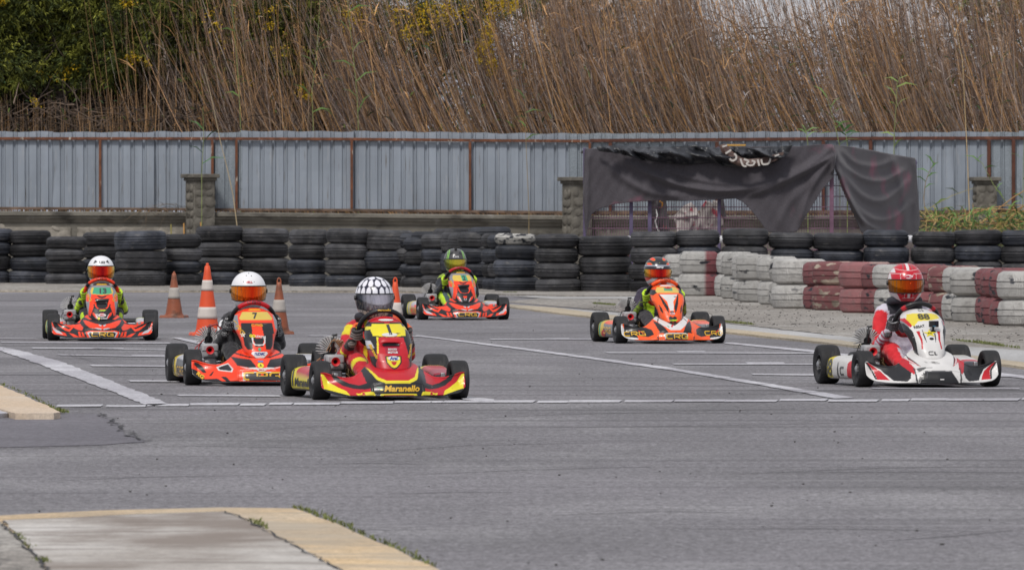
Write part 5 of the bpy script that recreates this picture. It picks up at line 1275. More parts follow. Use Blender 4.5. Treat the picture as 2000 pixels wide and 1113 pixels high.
# --- CRG karts 13 and 2
def crg_kart(key,label,numtxt,plate):
    k=new_kart(key,label)
    T=tr2(812,824,985,1092)
    fl=[(ORG,T((340,772),(380,778),(420,800),(470,822),(540,822),(592,812),(624,850),(610,882),(560,872),(520,850),(478,893),(430,880),(370,835),(338,790))),
        (BLK,T((338,800),(400,840),(470,868),(500,852),(470,850),(410,820),(350,786))),
        (ORG,T((285,780),(300,800),(322,850),(360,888),(430,905),(452,935),(380,925),(282,915),(305,885),(298,830))),(SIL,T((300,835),(335,870),(380,890),(410,920),(340,905),(310,870))),
        (ORG,T((606,722),(650,712),(700,740),(720,765),(690,770),(650,750))),
        (ORG,T((622,775),(660,778),(740,805),(826,825),(826,868),(760,862),(690,850),(645,815))),(SIL,T((770,852),(812,860),(812,872),(775,866),(740,852))),(SIL,T((782,815),(812,822),(812,838),(800,836))),
        (ORG,T((470,905),(520,915),(560,935),(600,948),(520,945))),(ORG,T((566,890),(590,890),(600,935),(648,945),(642,955),(580,948))),(ORG,T((602,895),(620,895),(640,940),(615,935))),
        (ORG,T((648,892),(690,880),(828,878),(828,886),(695,889),(665,900),(690,952),(665,952))),(SIL,T((665,900),(695,889),(828,886),(828,893),(702,897),(682,910),(705,950),(690,952))),
        (ORG,T((560,800),(600,760),(612,762),(585,805)))]
    fb,ft=front_shell(k,fl,BLK)
    decal(fb,ft,stroke_text('CRG',.24),.036,(.0,.061),GOLD,step=.012)
    nl=[(GRY,[(-.2,.54),(-.118,.50),(-.118,.42),(-.10,.36),(-.115,.30),(-.2,.30)]),(BLK,[(-.2,.50),(-.13,.47),(-.135,.44),(-.12,.41),(-.135,.38),(-.2,.36)]),(ORG,[(-.2,.44),(-.128,.43),(-.115,.40),(-.13,.36),(-.2,.40)]),
        (BLK,[(-.08,.54),(.08,.54),(.09,.515),(-.09,.515)],False),(GOLD,[(-.045,.528),(.045,.528),(.055,.518),(-.055,.518)],False),
        (ORG,[(-.098,.436),(.098,.436),(.118,.36),(.12,.30),(.10,.25),(-.10,.25),(-.12,.30),(-.118,.36)],False),
        (BLK,[(-.055,.428),(0,.41),(0,.395),(-.03,.405)]),
        (BLK,[(-.068,.388),(-.058,.36),(-.05,.318),(-.03,.30),(0,.296),(0,.392),(-.06,.392)]),
        (BLK,[(-.10,.315),(-.072,.345),(-.062,.315),(-.045,.300),(0,.292),(0,.17),(-.07,.17),(-.125,.225)]),
        (ORG,[(-.12,.33),(-.075,.33),(-.095,.27),(-.112,.225),(-.132,.25)]),
        (ORG,[(-.088,.27),(-.06,.245),(-.040,.205),(-.055,.208),(-.092,.245)]),(SIL,[(-.066,.25),(-.055,.243),(-.034,.200),(-.044,.203)])]
    pl=[(-.092,.497),(.092,.497),(.108,.46),(.100,.435),(0,.426),(-.100,.435),(-.108,.46)]
    if plate=='t': nl+=[(YEL[:0] or (.62,.45,.06),pl,False),(GRN,[(-.075,.495),(.085,.495),(.095,.44),(0,.430),(-.09,.437)],False)]
    else: nl+=[((.60,.44,.07),pl,False),(GRN,[(-.012,.495),(.05,.495),(.06,.43),(-.004,.43)],False),(ORG,[(-.018,.27),(0,.262),(0,.236),(-.02,.25)]),(SIL,[(-.016,.238),(-.006,.24),(-.004,.215),(-.014,.225)])]
    na,nt_=nassau(k,nl,GRY,NAS_A)
    decal(na,nt_,font_text(numtxt,bold=.03,sx=1.35 if plate=='t' else 1.1),.062 if plate=='t' else .066,(.012 if plate=='t' else .02,.463),(.035,.035,.04),'number')
    if plate=='t':
        decal(na,nt_,font_text('OMP',shear=.4,bold=.05,sx=1.6),.017,(.005,.281),(.5,.7,.02)); decal(na,nt_,shape(ell(.0,.237,.037,.0155)),1,(0,0),WHI,'sticker'); decal(na,nt_,font_text('BELL',bold=.05,sx=1.2),.019,(0,.237),(.5,.01,.03),off=.0045)
        decal(na,nt_,font_text('COREX',bold=.03),.016,(.015,.207),WHI); decal(na,nt_,shape(ell(-.032,.208,.013,.011)),1,(0,0),YEL,'sticker'); decal(na,nt_,shape([(-.02,.258),(.02,.258),(.012,.25),(-.012,.25)]),1,(0,0),RED,'sticker')
    decal(na,nt_,stroke_text('CRG',.24),.020,(-.128,.418),GOLD,ang=-1.15); decal(na,nt_,stroke_text('CRG',.24),.020,(.128,.418),GOLD,ang=1.15)
    def pp(y,z):
        if z<.05: return BLK
        if y>.27: return GRN
        if y>.22: return (.55,.42,.03)
        if y>.17: return GRN if plate=='t' else (.35,.36,.35)
        if y>.12: return (.6,.45,.04)
        return ORG if (z<.16-.3*(y-.0)**2*0-.2*max(0,y-.05) or y<-.2) else SIL
    for s_ in (-1,1):
        po,pt=pod(k,s_,pp); decal(po,pt,stroke_text('CRG',.24),.05,(-.03,.10),(.45,.33,.02),axis='-x' if s_<0 else 'x')
    return k
k=crg_kart('13','orange and black kart carrying number 13 on a green plate, at the far left','13','t'); steering(k,[(48,ORG),(62,BLK),(100,ORG),(180,ORG)],'CRG',BLK)
k=crg_kart('2','orange and black kart carrying number 2, farthest away in the middle','2','y'); steering(k,[(10,RED),(48,RED),(88,BLK),(180,RED)],'CRG',BLK)

# --- kart 7
k=new_kart('7','bright orange kart with number 7, partly hidden behind the red number 1 kart')
T=tr2(838,850,1010,1101)
fl=[(BLK,T((628,788),(700,800),(772,808),(810,862),(790,878),(740,868),(665,855))),(WHI,T((665,858),(740,870),(795,868),(838,872),(838,890),(780,882),(720,888),(790,876),(735,876))),
    (BLK,T((610,745),(640,760),(760,795),(838,800),(838,792),(760,785),(650,750))),
    (BLK,T((335,828),(370,840),(405,870),(425,912),(400,912),(365,880),(332,850))),(WHI,T((505,868),(560,850),(600,838),(632,880),(618,905),(520,895))),(BLK,T((520,872),(570,855),(598,846),(620,882),(610,896),(530,888))),
    (BLK,T((315,880),(345,890),(400,935),(410,980),(320,980),(290,940))),(WHI,T((290,930),(330,940),(350,985),(285,985))),(BLK,T((440,935),(470,905),(485,900),(460,935))),(BLK,T((530,940),(570,940),(610,985),(580,985))),
    (BLK,T((400,960),(500,955),(560,985),(400,985))),(WHI,T((692,905),(838,898),(838,908),(715,912),(712,960),(745,966),(740,972),(700,968))),(BLK,T((715,912),(838,908),(838,968),(720,968)))]
fb,ft=front_shell(k,fl,ORG)
decal(fb,ft,stroke_text('CRG',.26),.046,(.0,.068),GOLD,step=.012); decal(fb,ft,shape([(-.095,.066),(.11,.066),(.14,.04),(-.09,.037)]),1,(0,0),(.03,.03,.032),'skid_plate',off=.005)
decal(fb,ft,shape(ell(-.005,.140,.022,.018)),1,(0,0),YEL,'sticker'); decal(fb,ft,font_text('A',bold=.03),.022,(-.005,.14),BLK,off=.0045)
decal(fb,ft,shape(ell(-.002,.111,.030,.012)),1,(0,0),WHI,'sticker'); decal(fb,ft,font_text('BELL',bold=.05,sx=1.2),.016,(-.002,.111),(.5,.01,.03),off=.0045)
decal(fb,ft,shape([(-.02,.172),(.018,.172),(.018,.162),(-.02,.162)]),1,(0,0),(.05,.2,.5),'sticker')
decal(fb,ft,font_text('RG',bold=.06,sx=1.2),.035,(-.418,.070),GOLD,ang=-.7)
nl=[(BLK,[(-.11,.435),(.11,.435),(.122,.33),(.102,.24),(0,.225),(-.102,.24),(-.122,.33)],False),(GRY,[(-.2,.52),(-.125,.49),(-.128,.40),(-.16,.37),(-.2,.37)]),
    (ORG,[(-.038,.425),(.032,.425),(.040,.34),(.05,.22),(-.05,.22),(-.042,.34)],False),(ORG,[(-.135,.36),(-.108,.36),(-.100,.28),(-.078,.245),(-.078,.17),(-.14,.17)]),(ORG,[(-.08,.25),(.08,.25),(.08,.17),(-.08,.17)],False),
    (BLK,[(-.052,.345),(-.03,.300),(-.028,.27),(.028,.27),(.03,.300),(.052,.345),(.04,.35),(.02,.33),(-.02,.33),(-.04,.35)],False),(WHI,[(-.050,.34),(-.040,.34),(-.036,.300),(-.026,.288),(0,.286),(0,.278),(-.032,.280),(-.045,.296)]),
    ((.60,.44,.08),[(-.088,.513),(.088,.513),(.118,.468),(.108,.454),(-.108,.454),(-.118,.468)],False),(ORG,[(-.2,.53),(-.125,.51),(-.13,.49),(-.2,.48)]),(GOLD,[(-.035,.532),(.035,.532),(.045,.522),(-.045,.522)],False)]
na,nt_=nassau(k,nl,ORG,NAS_B,hump=False)
decal(na,nt_,font_text('7',bold=.03,sx=1.2),.055,(-.005,.484),(.035,.035,.04),'number'); decal(na,nt_,font_text('LFATIC',bold=.04,sx=1.1),.021,(.016,.338),WHI,ang=-.12); decal(na,nt_,font_text('GO',bold=.06),.026,(-.042,.344),YEL,ang=-.1)
decal(na,nt_,shape([(-.05,.235),(.05,.235),(.058,.222),(.03,.195),(0,.187),(-.03,.195),(-.058,.222)]),1,(0,0),WHI,'sticker'); decal(na,nt_,font_text('RDK',bold=.06,sx=1.5,shear=.2),.024,(0,.219),(.02,.04,.2),off=.0045)
decal(na,nt_,stroke_text('CRG',.24),.014,(0,.418),GOLD); decal(na,nt_,stroke_text('CRG',.24),.020,(-.128,.40),GOLD,ang=-1.0); decal(na,nt_,shape([(-.006,.262),(-.012,.25),(0,.238),(.012,.25),(.006,.262)]),1,(0,0),GRN,'sticker')
star=[( (.02 if i%2==0 else .009)*math.sin(i*PI/5), (.02 if i%2==0 else .009)*math.cos(i*PI/5)) for i in range(10)]
decal(na,nt_,([(0,0)]+star,[(0,1+i,1+(i+1)%10) for i in range(10)]),1,(-.105,.352),WHI,'star')
def pp7(y,z):
    if z<.045: return RED
    if y>.18: return (.6,.44,.02)
    return (.05,.05,.055) if z<.17 else SIL
for s_ in (-1,1):
    po,pt=pod(k,s_,pp7); decal(po,pt,font_text('1',bold=.02,sx=1.3),.15,(.25,.12),BLK,'number',axis='-x' if s_<0 else 'x'); decal(po,pt,stroke_text('CRG',.24),.05,(-.0,.09),GOLD,axis='-x' if s_<0 else 'x')
steering(k,[(42,RED),(110,BLK),(180,RED)],'CRG',BLK)
MB().tube([(-.36,.02,.28),(-.38,-.05,.2),(-.35,-.1,.12)],.004,5).tube([(-.33,.0,.31),(-.40,-.06,.25),(-.37,-.12,.2)],.004,5).tube([(-.30,.06,.40),(-.24,.0,.42),(-.18,.03,.36)],.006,6).build('cable_loop',mat('red_cable',(.3,.04,.04),.5),k)

# --- kart 46 (orange with black wings)
k=new_kart('46','orange kart with glossy black bumper wings and white V on its nose')
T=tr2(972,1018,1018,1180)
fl=[(BLK,T((455,795),(500,815),(600,835),(700,845),(755,870),(765,920),(700,945),(600,945),(560,915),(505,870),(470,840),(440,810))),(BLK,T((440,800),(470,800),(560,920),(600,960),(450,955),(425,900),(445,850))),
    (WHI,T((405,800),(430,798),(425,815),(445,870),(440,940),(470,960),(410,972))),(WHI,T((440,945),(560,955),(620,972),(410,972))),(ORG2,T((575,925),(640,940),(720,948),(800,960),(900,975),(580,975))),
    (BLK,T((800,770),(870,805),(905,840),(940,900),(820,905),(835,890),(815,850))),(WHI,T((780,722),(850,712),(905,760),(1022,830),(1022,872),(960,868),(880,815),(820,760))),
    (BLK,T((840,705),(1022,700),(1022,828),(970,800),(880,745))),(RED,T((975,830),(1000,812),(1015,812),(985,845)),False),(GRN,T((930,818),(955,830),(965,842),(945,838)),False),
    (BLK,T((795,935),(812,945),(812,975),(805,975),(800,955))),(BLK,T((880,735),(870,760),(840,800),(850,770))),
    (BLK,T((885,905),(920,898),(1025,893),(1025,975),(895,975))), (WHI,T((884,912),(922,900),(1025,900),(1025,909),(930,909),(898,918),(905,962),(893,960)))]
fb,ft=front_shell(k,fl,ORG2)
decal(fb,ft,stroke_text('CRG',.24),.036,(.008,.066),GOLD,step=.012); decal(fb,ft,stroke_text('CRG',.24),.034,(-.36,.088),GOLD,step=.012,ang=.03); decal(fb,ft,stroke_text('CRG',.24),.034,(.39,.092),GOLD,step=.012)
decal(fb,ft,shape([(-.325,.115),(-.315,.118),(-.27,.085),(-.275,.082)]),1,(0,0),RED,'stripe'); decal(fb,ft,shape([(.43,.122),(.445,.124),(.41,.092),(.402,.096)]),1,(0,0),RED,'stripe')
nl=[(BLK,[(-.095,.45),(-.085,.45),(-.028,.335),(-.03,.28),(-.045,.30),(-.07,.36)]),(WHI,[(-.085,.448),(.085,.448),(.03,.385),(.018,.30),(-.018,.30),(-.03,.385)],False),(BLK,[(-.11,.36),(-.085,.32),(-.08,.27),(-.1,.30)]),
    (BLK,[(-.2,.51),(-.11,.49),(-.1,.465),(-.14,.44),(-.2,.46)]),((.62,.44,.10),[(-.088,.515),(.088,.515),(.112,.475),(.1,.462),(-.1,.462),(-.112,.475)],False),(GRN,[(-.03,.512),(.05,.512),(.05,.482),(-.03,.482)],False),(DRED,ell(.01,.506,.032,.008),False),
    (WHI,[(-.04,.536),(.04,.536),(.06,.522),(-.06,.522)],False),(BLK,ell(.0,.285,.018,.013),False),
    (BLK,[(-.04,.24),(-.02,.25),(0,.24),(0,.2),(-.025,.19)])]
na,nt_=nassau(k,nl,ORG2,NAS_B,hump=False)
decal(na,nt_,shape(ell(0,.273,.025,.011)),1,(0,0),WHI,'sticker'); decal(na,nt_,font_text('BELL',bold=.05,sx=1.2),.014,(0,.273),(.5,.01,.03),off=.0045); decal(na,nt_,font_text('OMP',shear=.4,bold=.05,sx=1.7),.018,(.008,.212),(.5,.7,.02))
decal(na,nt_,font_text('ZANARDI',bold=.02),.012,(0,.437),(.1,.1,.1)) if False else None
def pp46(y,z):
    if z<.05: return BLK
    if y>.27: return (.6,.45,.04)
    if y>.23: return GRN
    if y>.14: return (.62,.44,.06)
    return ORG2 if z>.17 else (.18,.18,.19)
for s_ in (-1,1):
    po,pt=pod(k,s_,pp46); decal(po,pt,stroke_text('CRG',.24),.05,(0,.11),GOLD,axis='-x' if s_<0 else 'x'); decal(po,pt,shape([(-.2,.06),(-.18,.1),(-.1,.12),(-.05,.08),(-.12,.05)]),1,(0,0),RED,'stripe',axis='-x' if s_<0 else 'x')
steering(k,[(46,ORG2),(110,BLK),(180,ORG)],'CRG',BLK)
# --- kart 88 (white, red and black)
k=new_kart('88','white, red and black kart with yellow number 88 panels, at the right')
T=tr2(917,970,1020,1074)
fl=[(WHI,T((395,810),(440,800),(440,820),(430,870),(400,960),(395,975))),(BLK,T((400,812),(470,800),(520,825),(600,838),(700,842),(752,905),(740,950),(710,975),(600,970),(560,930),(480,870),(430,835))),
    (WHI,T((395,820),(410,818),(450,850),(520,890),(590,975),(395,975))),(BLK,T((398,820),(430,845),(462,895),(480,960),(466,960),(450,900),(420,855))),(RED,T((415,830),(450,850),(520,905),(570,965),(480,962),(468,900),(440,860))),
    (RED,T((672,812),(700,770),(750,742),(810,728),(780,760),(760,792),(845,868),(758,822),(795,885),(770,925),(705,860))),(BLK,T((782,742),(800,742),(778,790),(800,815),(850,868),(782,815),(762,787))),
    (WHI,T((745,790),(830,858),(745,812))),(RED,T((745,800),(800,850),(740,820))),(WHI,T((775,790),(760,775),(752,790),(770,812))),
    (BLK,T((812,985),(868,902),(975,899),(975,988),(815,988))),((.12,.12,.13),T((862,897),(975,894),(975,899),(866,902))),((.05,.05,.055),T((775,880),(785,870),(800,985),(782,985))),((.10,.10,.10),T((800,880),(860,868),(930,872),(880,876),(815,905)),False)]
fb,ft=front_shell(k,fl,WHI,M_body2)
decal(fb,ft,shape([(-.0,.052),(.035,.052),(.035,.035),(0,.035)]),1,(0,0),RED,'sticker'); decal(fb,ft,shape([(-.0,.060),(.03,.060),(.03,.053),(0,.053)]),1,(0,0),WHI,'sticker')
rs=random.Random(9)
for i in range(4):
    x=-.15+i*.016+rs.uniform(-.008,.008); decal(fb,ft,shape([(x,.035+.01*i),(x+.008,.035+.01*i),(x+.022,.075+.012*i),(x+.014,.08+.012*i)]),1,(0,0),(.04,.04,.045),'scuff')
nl=[(GRY,[(-.2,.46),(-.125,.46),(-.12,.40),(-.2,.40)]),(BLK,[(-.2,.44),(-.145,.44),(-.108,.385),(-.10,.31),(-.097,.24),(-.085,.20),(-.09,.18),(-.2,.18)]),
    (RED,[(-.085,.385),(-.065,.388),(-.058,.33),(-.064,.265),(-.075,.262),(-.07,.32)]),(BLK,[(-.045,.395),(-.038,.395),(-.034,.34),(-.030,.30),(-.043,.34)]),
    ((.66,.54,.05),[(-.11,.50),(-.06,.51),(.06,.51),(.11,.50),(.12,.475),(.05,.462),(-.05,.455),(-.09,.42),(-.13,.45)],False),(RED,[(-.16,.47),(-.128,.475),(-.10,.425),(-.115,.41)],False),(RED,[(.14,.47),(.16,.465),(.15,.42),(.135,.43)],False)]
na,nt_=nassau(k,nl,WHI,NAS_B,hump=False)
decal(na,nt_,font_text('88',bold=.03,sx=1.7),.050,(.0,.485),(.06,.055,.03),'number'); decal(na,nt_,font_text('RESAT',bold=.03,sx=1.3),.022,(-.055,.417),(.03,.03,.03),ang=.15)
CLG=lambda: ([(v[0]*1,v[1]) for v in stroke_text('C',.2)[0]],stroke_text('C',.2)[1])
decal(na,nt_,CLG(),.022,(-.014,.235),BLK); decal(na,nt_,font_text('L',bold=.05,sx=1.3),.03,(.018,.234),BLK); decal(na,nt_,CLG(),.012,(-.01,.528),BLK); decal(na,nt_,font_text('L',bold=.05,sx=1.3),.018,(.012,.528),BLK)
st2=[( (.042 if i%2==0 else .014)*math.sin(i*PI/5)*1.25, (.028 if i%2==0 else .011)*math.cos(i*PI/5)) for i in range(10)]
decal(na,nt_,([(0,0)]+st2,[(0,1+i,1+(i+1)%10) for i in range(10)]),1,(.005,.37),(.72,.60,.03),'star'); decal(na,nt_,font_text('STAR',bold=.04),.012,(.005,.370),BLK,off=.0045); decal(na,nt_,shape(ell(.008,.334,.016,.008)),1,(0,0),BLK,'sticker')
def pp88(y,z):
    if z<.05: return WHI
    if y>.19: return (.66,.54,.04)
    if y<-.22: return (.04,.04,.05)
    if y<-.14: return RED
    return (.55,.54,.52)
for s_ in (-1,1):
    po,pt=pod(k,s_,pp88); decal(po,pt,font_text('88',bold=.03,sx=.9),.16,(.255,.12),(.05,.045,.02),'number',axis='-x' if s_<0 else 'x')
    decal(po,pt,stroke_text('C',.26),.05,(-.03,.10),BLK,axis='-x' if s_<0 else 'x'); decal(po,pt,shape([(-.08,.055),(-.05,.055),(-.06,.16),(-.07,.16)]),1,(0,0),BLK,'stripe',axis='-x' if s_<0 else 'x')
steering(k,[(36,BLK),(46,RED),(120,BLK),(180,RED)],'',BLK)
# action camera on a small mount
y0=nas_y(.42)
cmb=MB().box((.035,y0-.055,.437),(.066,.032,.044)).build('action_camera',M_blk,k,bevel=.004); MB().lathe([(.0005,0),(.012,0),(.012,.006),(.0005,.006)],16,Matrix.Translation((.05,y0-.071,.443))@Matrix.Rotation(PI/2,4,'X')).build('lens',mat('camera_lens',(.01,.01,.02),.05),cmb); MB().box((.035,y0-.0715,.422),(.02,.002,.003)).build('blue_logo_strip',flatmat((.02,.25,.5)),cmb)
MB().box((.035,y0-.04,.402),(.014,.02,.03)).box((.035,y0-.03,.385),(.035,.035,.012)).build('camera_mount',M_blk,k,bevel=.003)
for key,k in KARTS.items(): place(k,key)
# ================================================================ drivers
def remesh(mb,voxel,smooth_it=6,disp=None,noise=None):
    me=bpy.data.meshes.new('tmp'); me.from_pydata(mb.v,[],mb.f); me.update(); o=bpy.data.objects.new('tmp',me); COL.objects.link(o)
    r=o.modifiers.new('r','REMESH'); r.mode='VOXEL'; r.voxel_size=voxel; r.adaptivity=0
    if smooth_it: s=o.modifiers.new('s','SMOOTH'); s.factor=.5; s.iterations=smooth_it
    dg=bpy.context.evaluated_depsgraph_get(); dg.update(); out=bpy.data.meshes.new_from_object(o.evaluated_get(dg)); bpy.data.objects.remove(o); 
    return out
def limb(mb,pts,rs,n=16,sub=5):
    P_=[Vector(p) for p in pts]; out=[];ro=[]
    for i in range(len(P_)-1):
        p0=P_[max(i-1,0)];p1=P_[i];p2=P_[i+1];p3=P_[min(i+2,len(P_)-1)]
        for k in range(sub):
            t=k/sub; out.append(.5*((2*p1)+(-p0+p2)*t+(2*p0-5*p1+4*p2-p3)*t*t+(-p0+3*p1-3*p2+p3)*t**3))
            a=rs[i]; b=rs[i+1]; a=a if isinstance(a,tuple) else (a,a); b=b if isinstance(b,tuple) else (b,b); tt=t*t*(3-2*t); ro.append((lerp(a[0],b[0],tt),lerp(a[1],b[1],tt)))
    out.append(P_[-1]); a=rs[-1]; ro.append(a if isinstance(a,tuple) else (a,a))
    mb.tube(out,ro,n); mb.ball(out[0],ro[0][0]*.98,12,8); mb.ball(out[-1],ro[-1][0]*.98,12,8)
AL=math.radians(33); SC=Vector((0,-.195,.452)); ST=Vector((0,-math.sin(AL),math.cos(AL))); SN=Vector((0,math.cos(AL),math.sin(AL)))
JO={}
def rim(s,deg): a=math.radians(deg); return SC+Vector((s*.154*math.sin(a),0,0))+ST*.148*math.cos(a)
HAND_DEG=100
for s in (-1,1):
    hp=rim(s,HAND_DEG); JO[s]=dict(sh=Vector((s*.125,.165,.445)),el=Vector((s*.215,.040,.275)),wr=hp+Vector((s*.034,.030,-.040)),hip=Vector((s*.075,.24,.13)),kn=Vector((s*.150,-.10,.240)),an=Vector((s*.115,-.40,.095)),toe=Vector((s*.115,-.475,.155)))
body=MB()
limb(body,[(0,.27,.12),(0,.265,.20),(0,.235,.31),(0,.19,.40),(0,.165,.455),(0,.145,.50),(0,.13,.56),(0,.115,.66)],[(.12,.10),(.125,.105),(.125,.115),(.11,.145),(.075,.115),(.055,.055),(.05,.05),(.085,.085)],20)
for s in (-1,1):
    j=JO[s]
    limb(body,[j['sh']+Vector((-s*.05,0,.0)),j['sh'],j['sh'].lerp(j['el'],.5)+Vector((s*.012,.01,0)),j['el'],j['el'].lerp(j['wr'],.5)+Vector((s*.004,0,-.01)),j['wr']],[.062,.062,.052,.046,.041,.030],14)
    limb(body,[j['hip'],j['hip'].lerp(j['kn'],.5)+Vector((0,0,.01)),j['kn'],j['kn'].lerp(j['an'],.45)+Vector((0,0,-.005)),j['an']],[.085,.078,.062,.052,.036],14)
    limb(body,[j['an']+Vector((0,.01,-.01)),j['an'].lerp(j['toe'],.5)+Vector((0,.0,-.012)),j['toe']],[.036,.032,.025],10)
BODY=remesh(body,.009,8)
SEG=[('torso',Vector((0,.27,.12)),Vector((0,.165,.455)),.12),('neck',Vector((0,.15,.49)),Vector((0,.115,.66)),.06)]
for s in (-1,1):
    j=JO[s]; SEG+=[('upper',j['sh'],j['el'],.055),('fore',j['el'],j['wr'],.04),('thigh',j['hip'],j['kn'],.07),('shin',j['kn'],j['an'],.045),('foot',j['an'],j['toe'],.03)]
BV=np.zeros(len(BODY.vertices)*3,dtype=np.float32); BODY.vertices.foreach_get('co',BV); BV=BV.reshape(-1,3)
# cloth wrinkles across the limbs
BN=np.zeros(len(BODY.vertices)*3,dtype=np.float32); BODY.vertices.foreach_get('normal',BN); BN=BN.reshape(-1,3)
wr=np.sin(BV[:,2]*95+BV[:,0]*60+2*np.sin(BV[:,1]*40))*np.sin(BV[:,0]*55+BV[:,1]*30+1.3)+.6*np.sin(BV[:,1]*120+BV[:,2]*70)*np.sin(BV[:,0]*80)
BV=BV+BN*(wr*.0032)[:,None]; BODY.vertices.foreach_set('co',BV.astype(np.float32).ravel()); BODY.update()
def segdata():
    best=np.full(len(BV),1e9); sid=np.zeros(len(BV),int); st=np.zeros(len(BV)); rad=np.zeros((len(BV),3))
    for i,(n_,a,b,r) in enumerate(SEG):
        a=np.array(a);b=np.array(b);d=b-a;t=np.clip(((BV-a)@d)/(d@d),0,1); c=a+t[:,None]*d; dist=np.linalg.norm(BV-c,axis=1)-r
        m=dist<best; best[m]=dist[m]; sid[m]=i; st[m]=t[m]; rad[m]=(BV-c)[m]
    return sid,st,rad
SID,STT,SRAD=segdata()
M_suit=mat('race_suit_fabric',attr='paint',rough=.75,var=.1,vscale=30,bump=.2,bscale=120,sheen=.2)
def body_obj(parent,fn,lift=0):
    me=BODY.copy(); me.name='body'
    if lift:
        q=BV.copy(); t=np.clip((q[:,2]-.27)/.22,0,1)*np.clip((q[:,1]-.03)/.08,0,1); q[:,2]+=lift*t*t*(3-2*t); q[:,0]*=1+.10*t; me.vertices.foreach_set('co',q.astype(np.float32).ravel()); me.update()
    if 1: me_=me; ca=me.color_attributes.new('paint','FLOAT_COLOR','POINT'); cols=np.ones((len(BV),4),dtype=np.float32)
    for i in range(len(BV)): cols[i,:3]=fn(SEG[SID[i]][0],STT[i],BV[i],SRAD[i])
    ca.data.foreach_set('color',cols.ravel()); me.materials.clear(); me.materials.append(M_suit); me.shade_smooth()
    return obj_from_mesh(me,'body',parent)
# ---- gloves: palm, four fingers curled round the rim, thumb opposing
def glove_mesh(s):
    mb=MB(); a=math.radians(HAND_DEG); c=rim(s,HAND_DEG); o=Vector((s*math.sin(a),0,0))+ST*math.cos(a); t=(Vector((s*math.cos(a),0,0))-ST*math.sin(a)); n=SN
    j=JO[s]; wrp=j['wr']
    q=lambda oo,nn,tt: c+o*oo+n*nn+t*tt
    # palm slab outside/behind the rim
    for k in range(5):
        tt=(k-2)*.0155; mb.ball(q(.030,.006,tt),(.017,.019,.017),10,8)
        mb.tube([wrp.lerp(q(.03,.01,tt),.25),q(.036,.012,tt)],[.017,.016],8)
    limb(mb,[wrp+(wrp-q(.03,.01,0)).normalized()*.035,wrp,q(.034,.012,0)],[.031,.026,.024],12)
    for k,(ln,r) in enumerate([(1.,.0098),(1.08,.0102),(1.0,.0098),(.85,.0088)]):
        tt=(-1.5+k)*.0192
        pts=[q(.034,.006,tt*1.0),q(.037,-.012,tt*1.06),q(.026,-.029,tt*1.06),q(.008*1/ln,-.034,tt*1.03),q(-.010*ln,-.030,tt),q(-.019*ln,-.017,tt*.98)]
        limb(mb,pts,[r*1.1,r*1.12,r*1.08,r*1.04,r,r*.85],10,3)
    limb(mb,[q(.030,.018,-.018),q(.022,.030,-.034),q(.004,.031,-.046),q(-.014,.024,-.050)],[.0135,.0125,.0115,.0095],10,3)
    return remesh(mb,.0028,3),(c,o,t,n)
GLV={s:glove_mesh(s) for s in (-1,1)}
def glove_obj(parent,s,fn,m=None):
    me0,fr=GLV[s]; me=me0.copy(); me.name='glove'; c,o,t,n=fr; ca=me.color_attributes.new('paint','FLOAT_COLOR','POINT'); N_=len(me.vertices); cols=np.ones((N_,4),dtype=np.float32)
    for i,v in enumerate(me.vertices):
        d=v.co-c; cols[i,:3]=fn(d.dot(o),d.dot(n),d.dot(t))
    ca.data.foreach_set('color',cols.ravel()); me.materials.clear(); me.materials.append(m or M_suit); me.shade_smooth(); return obj_from_mesh(me,'glove',parent)
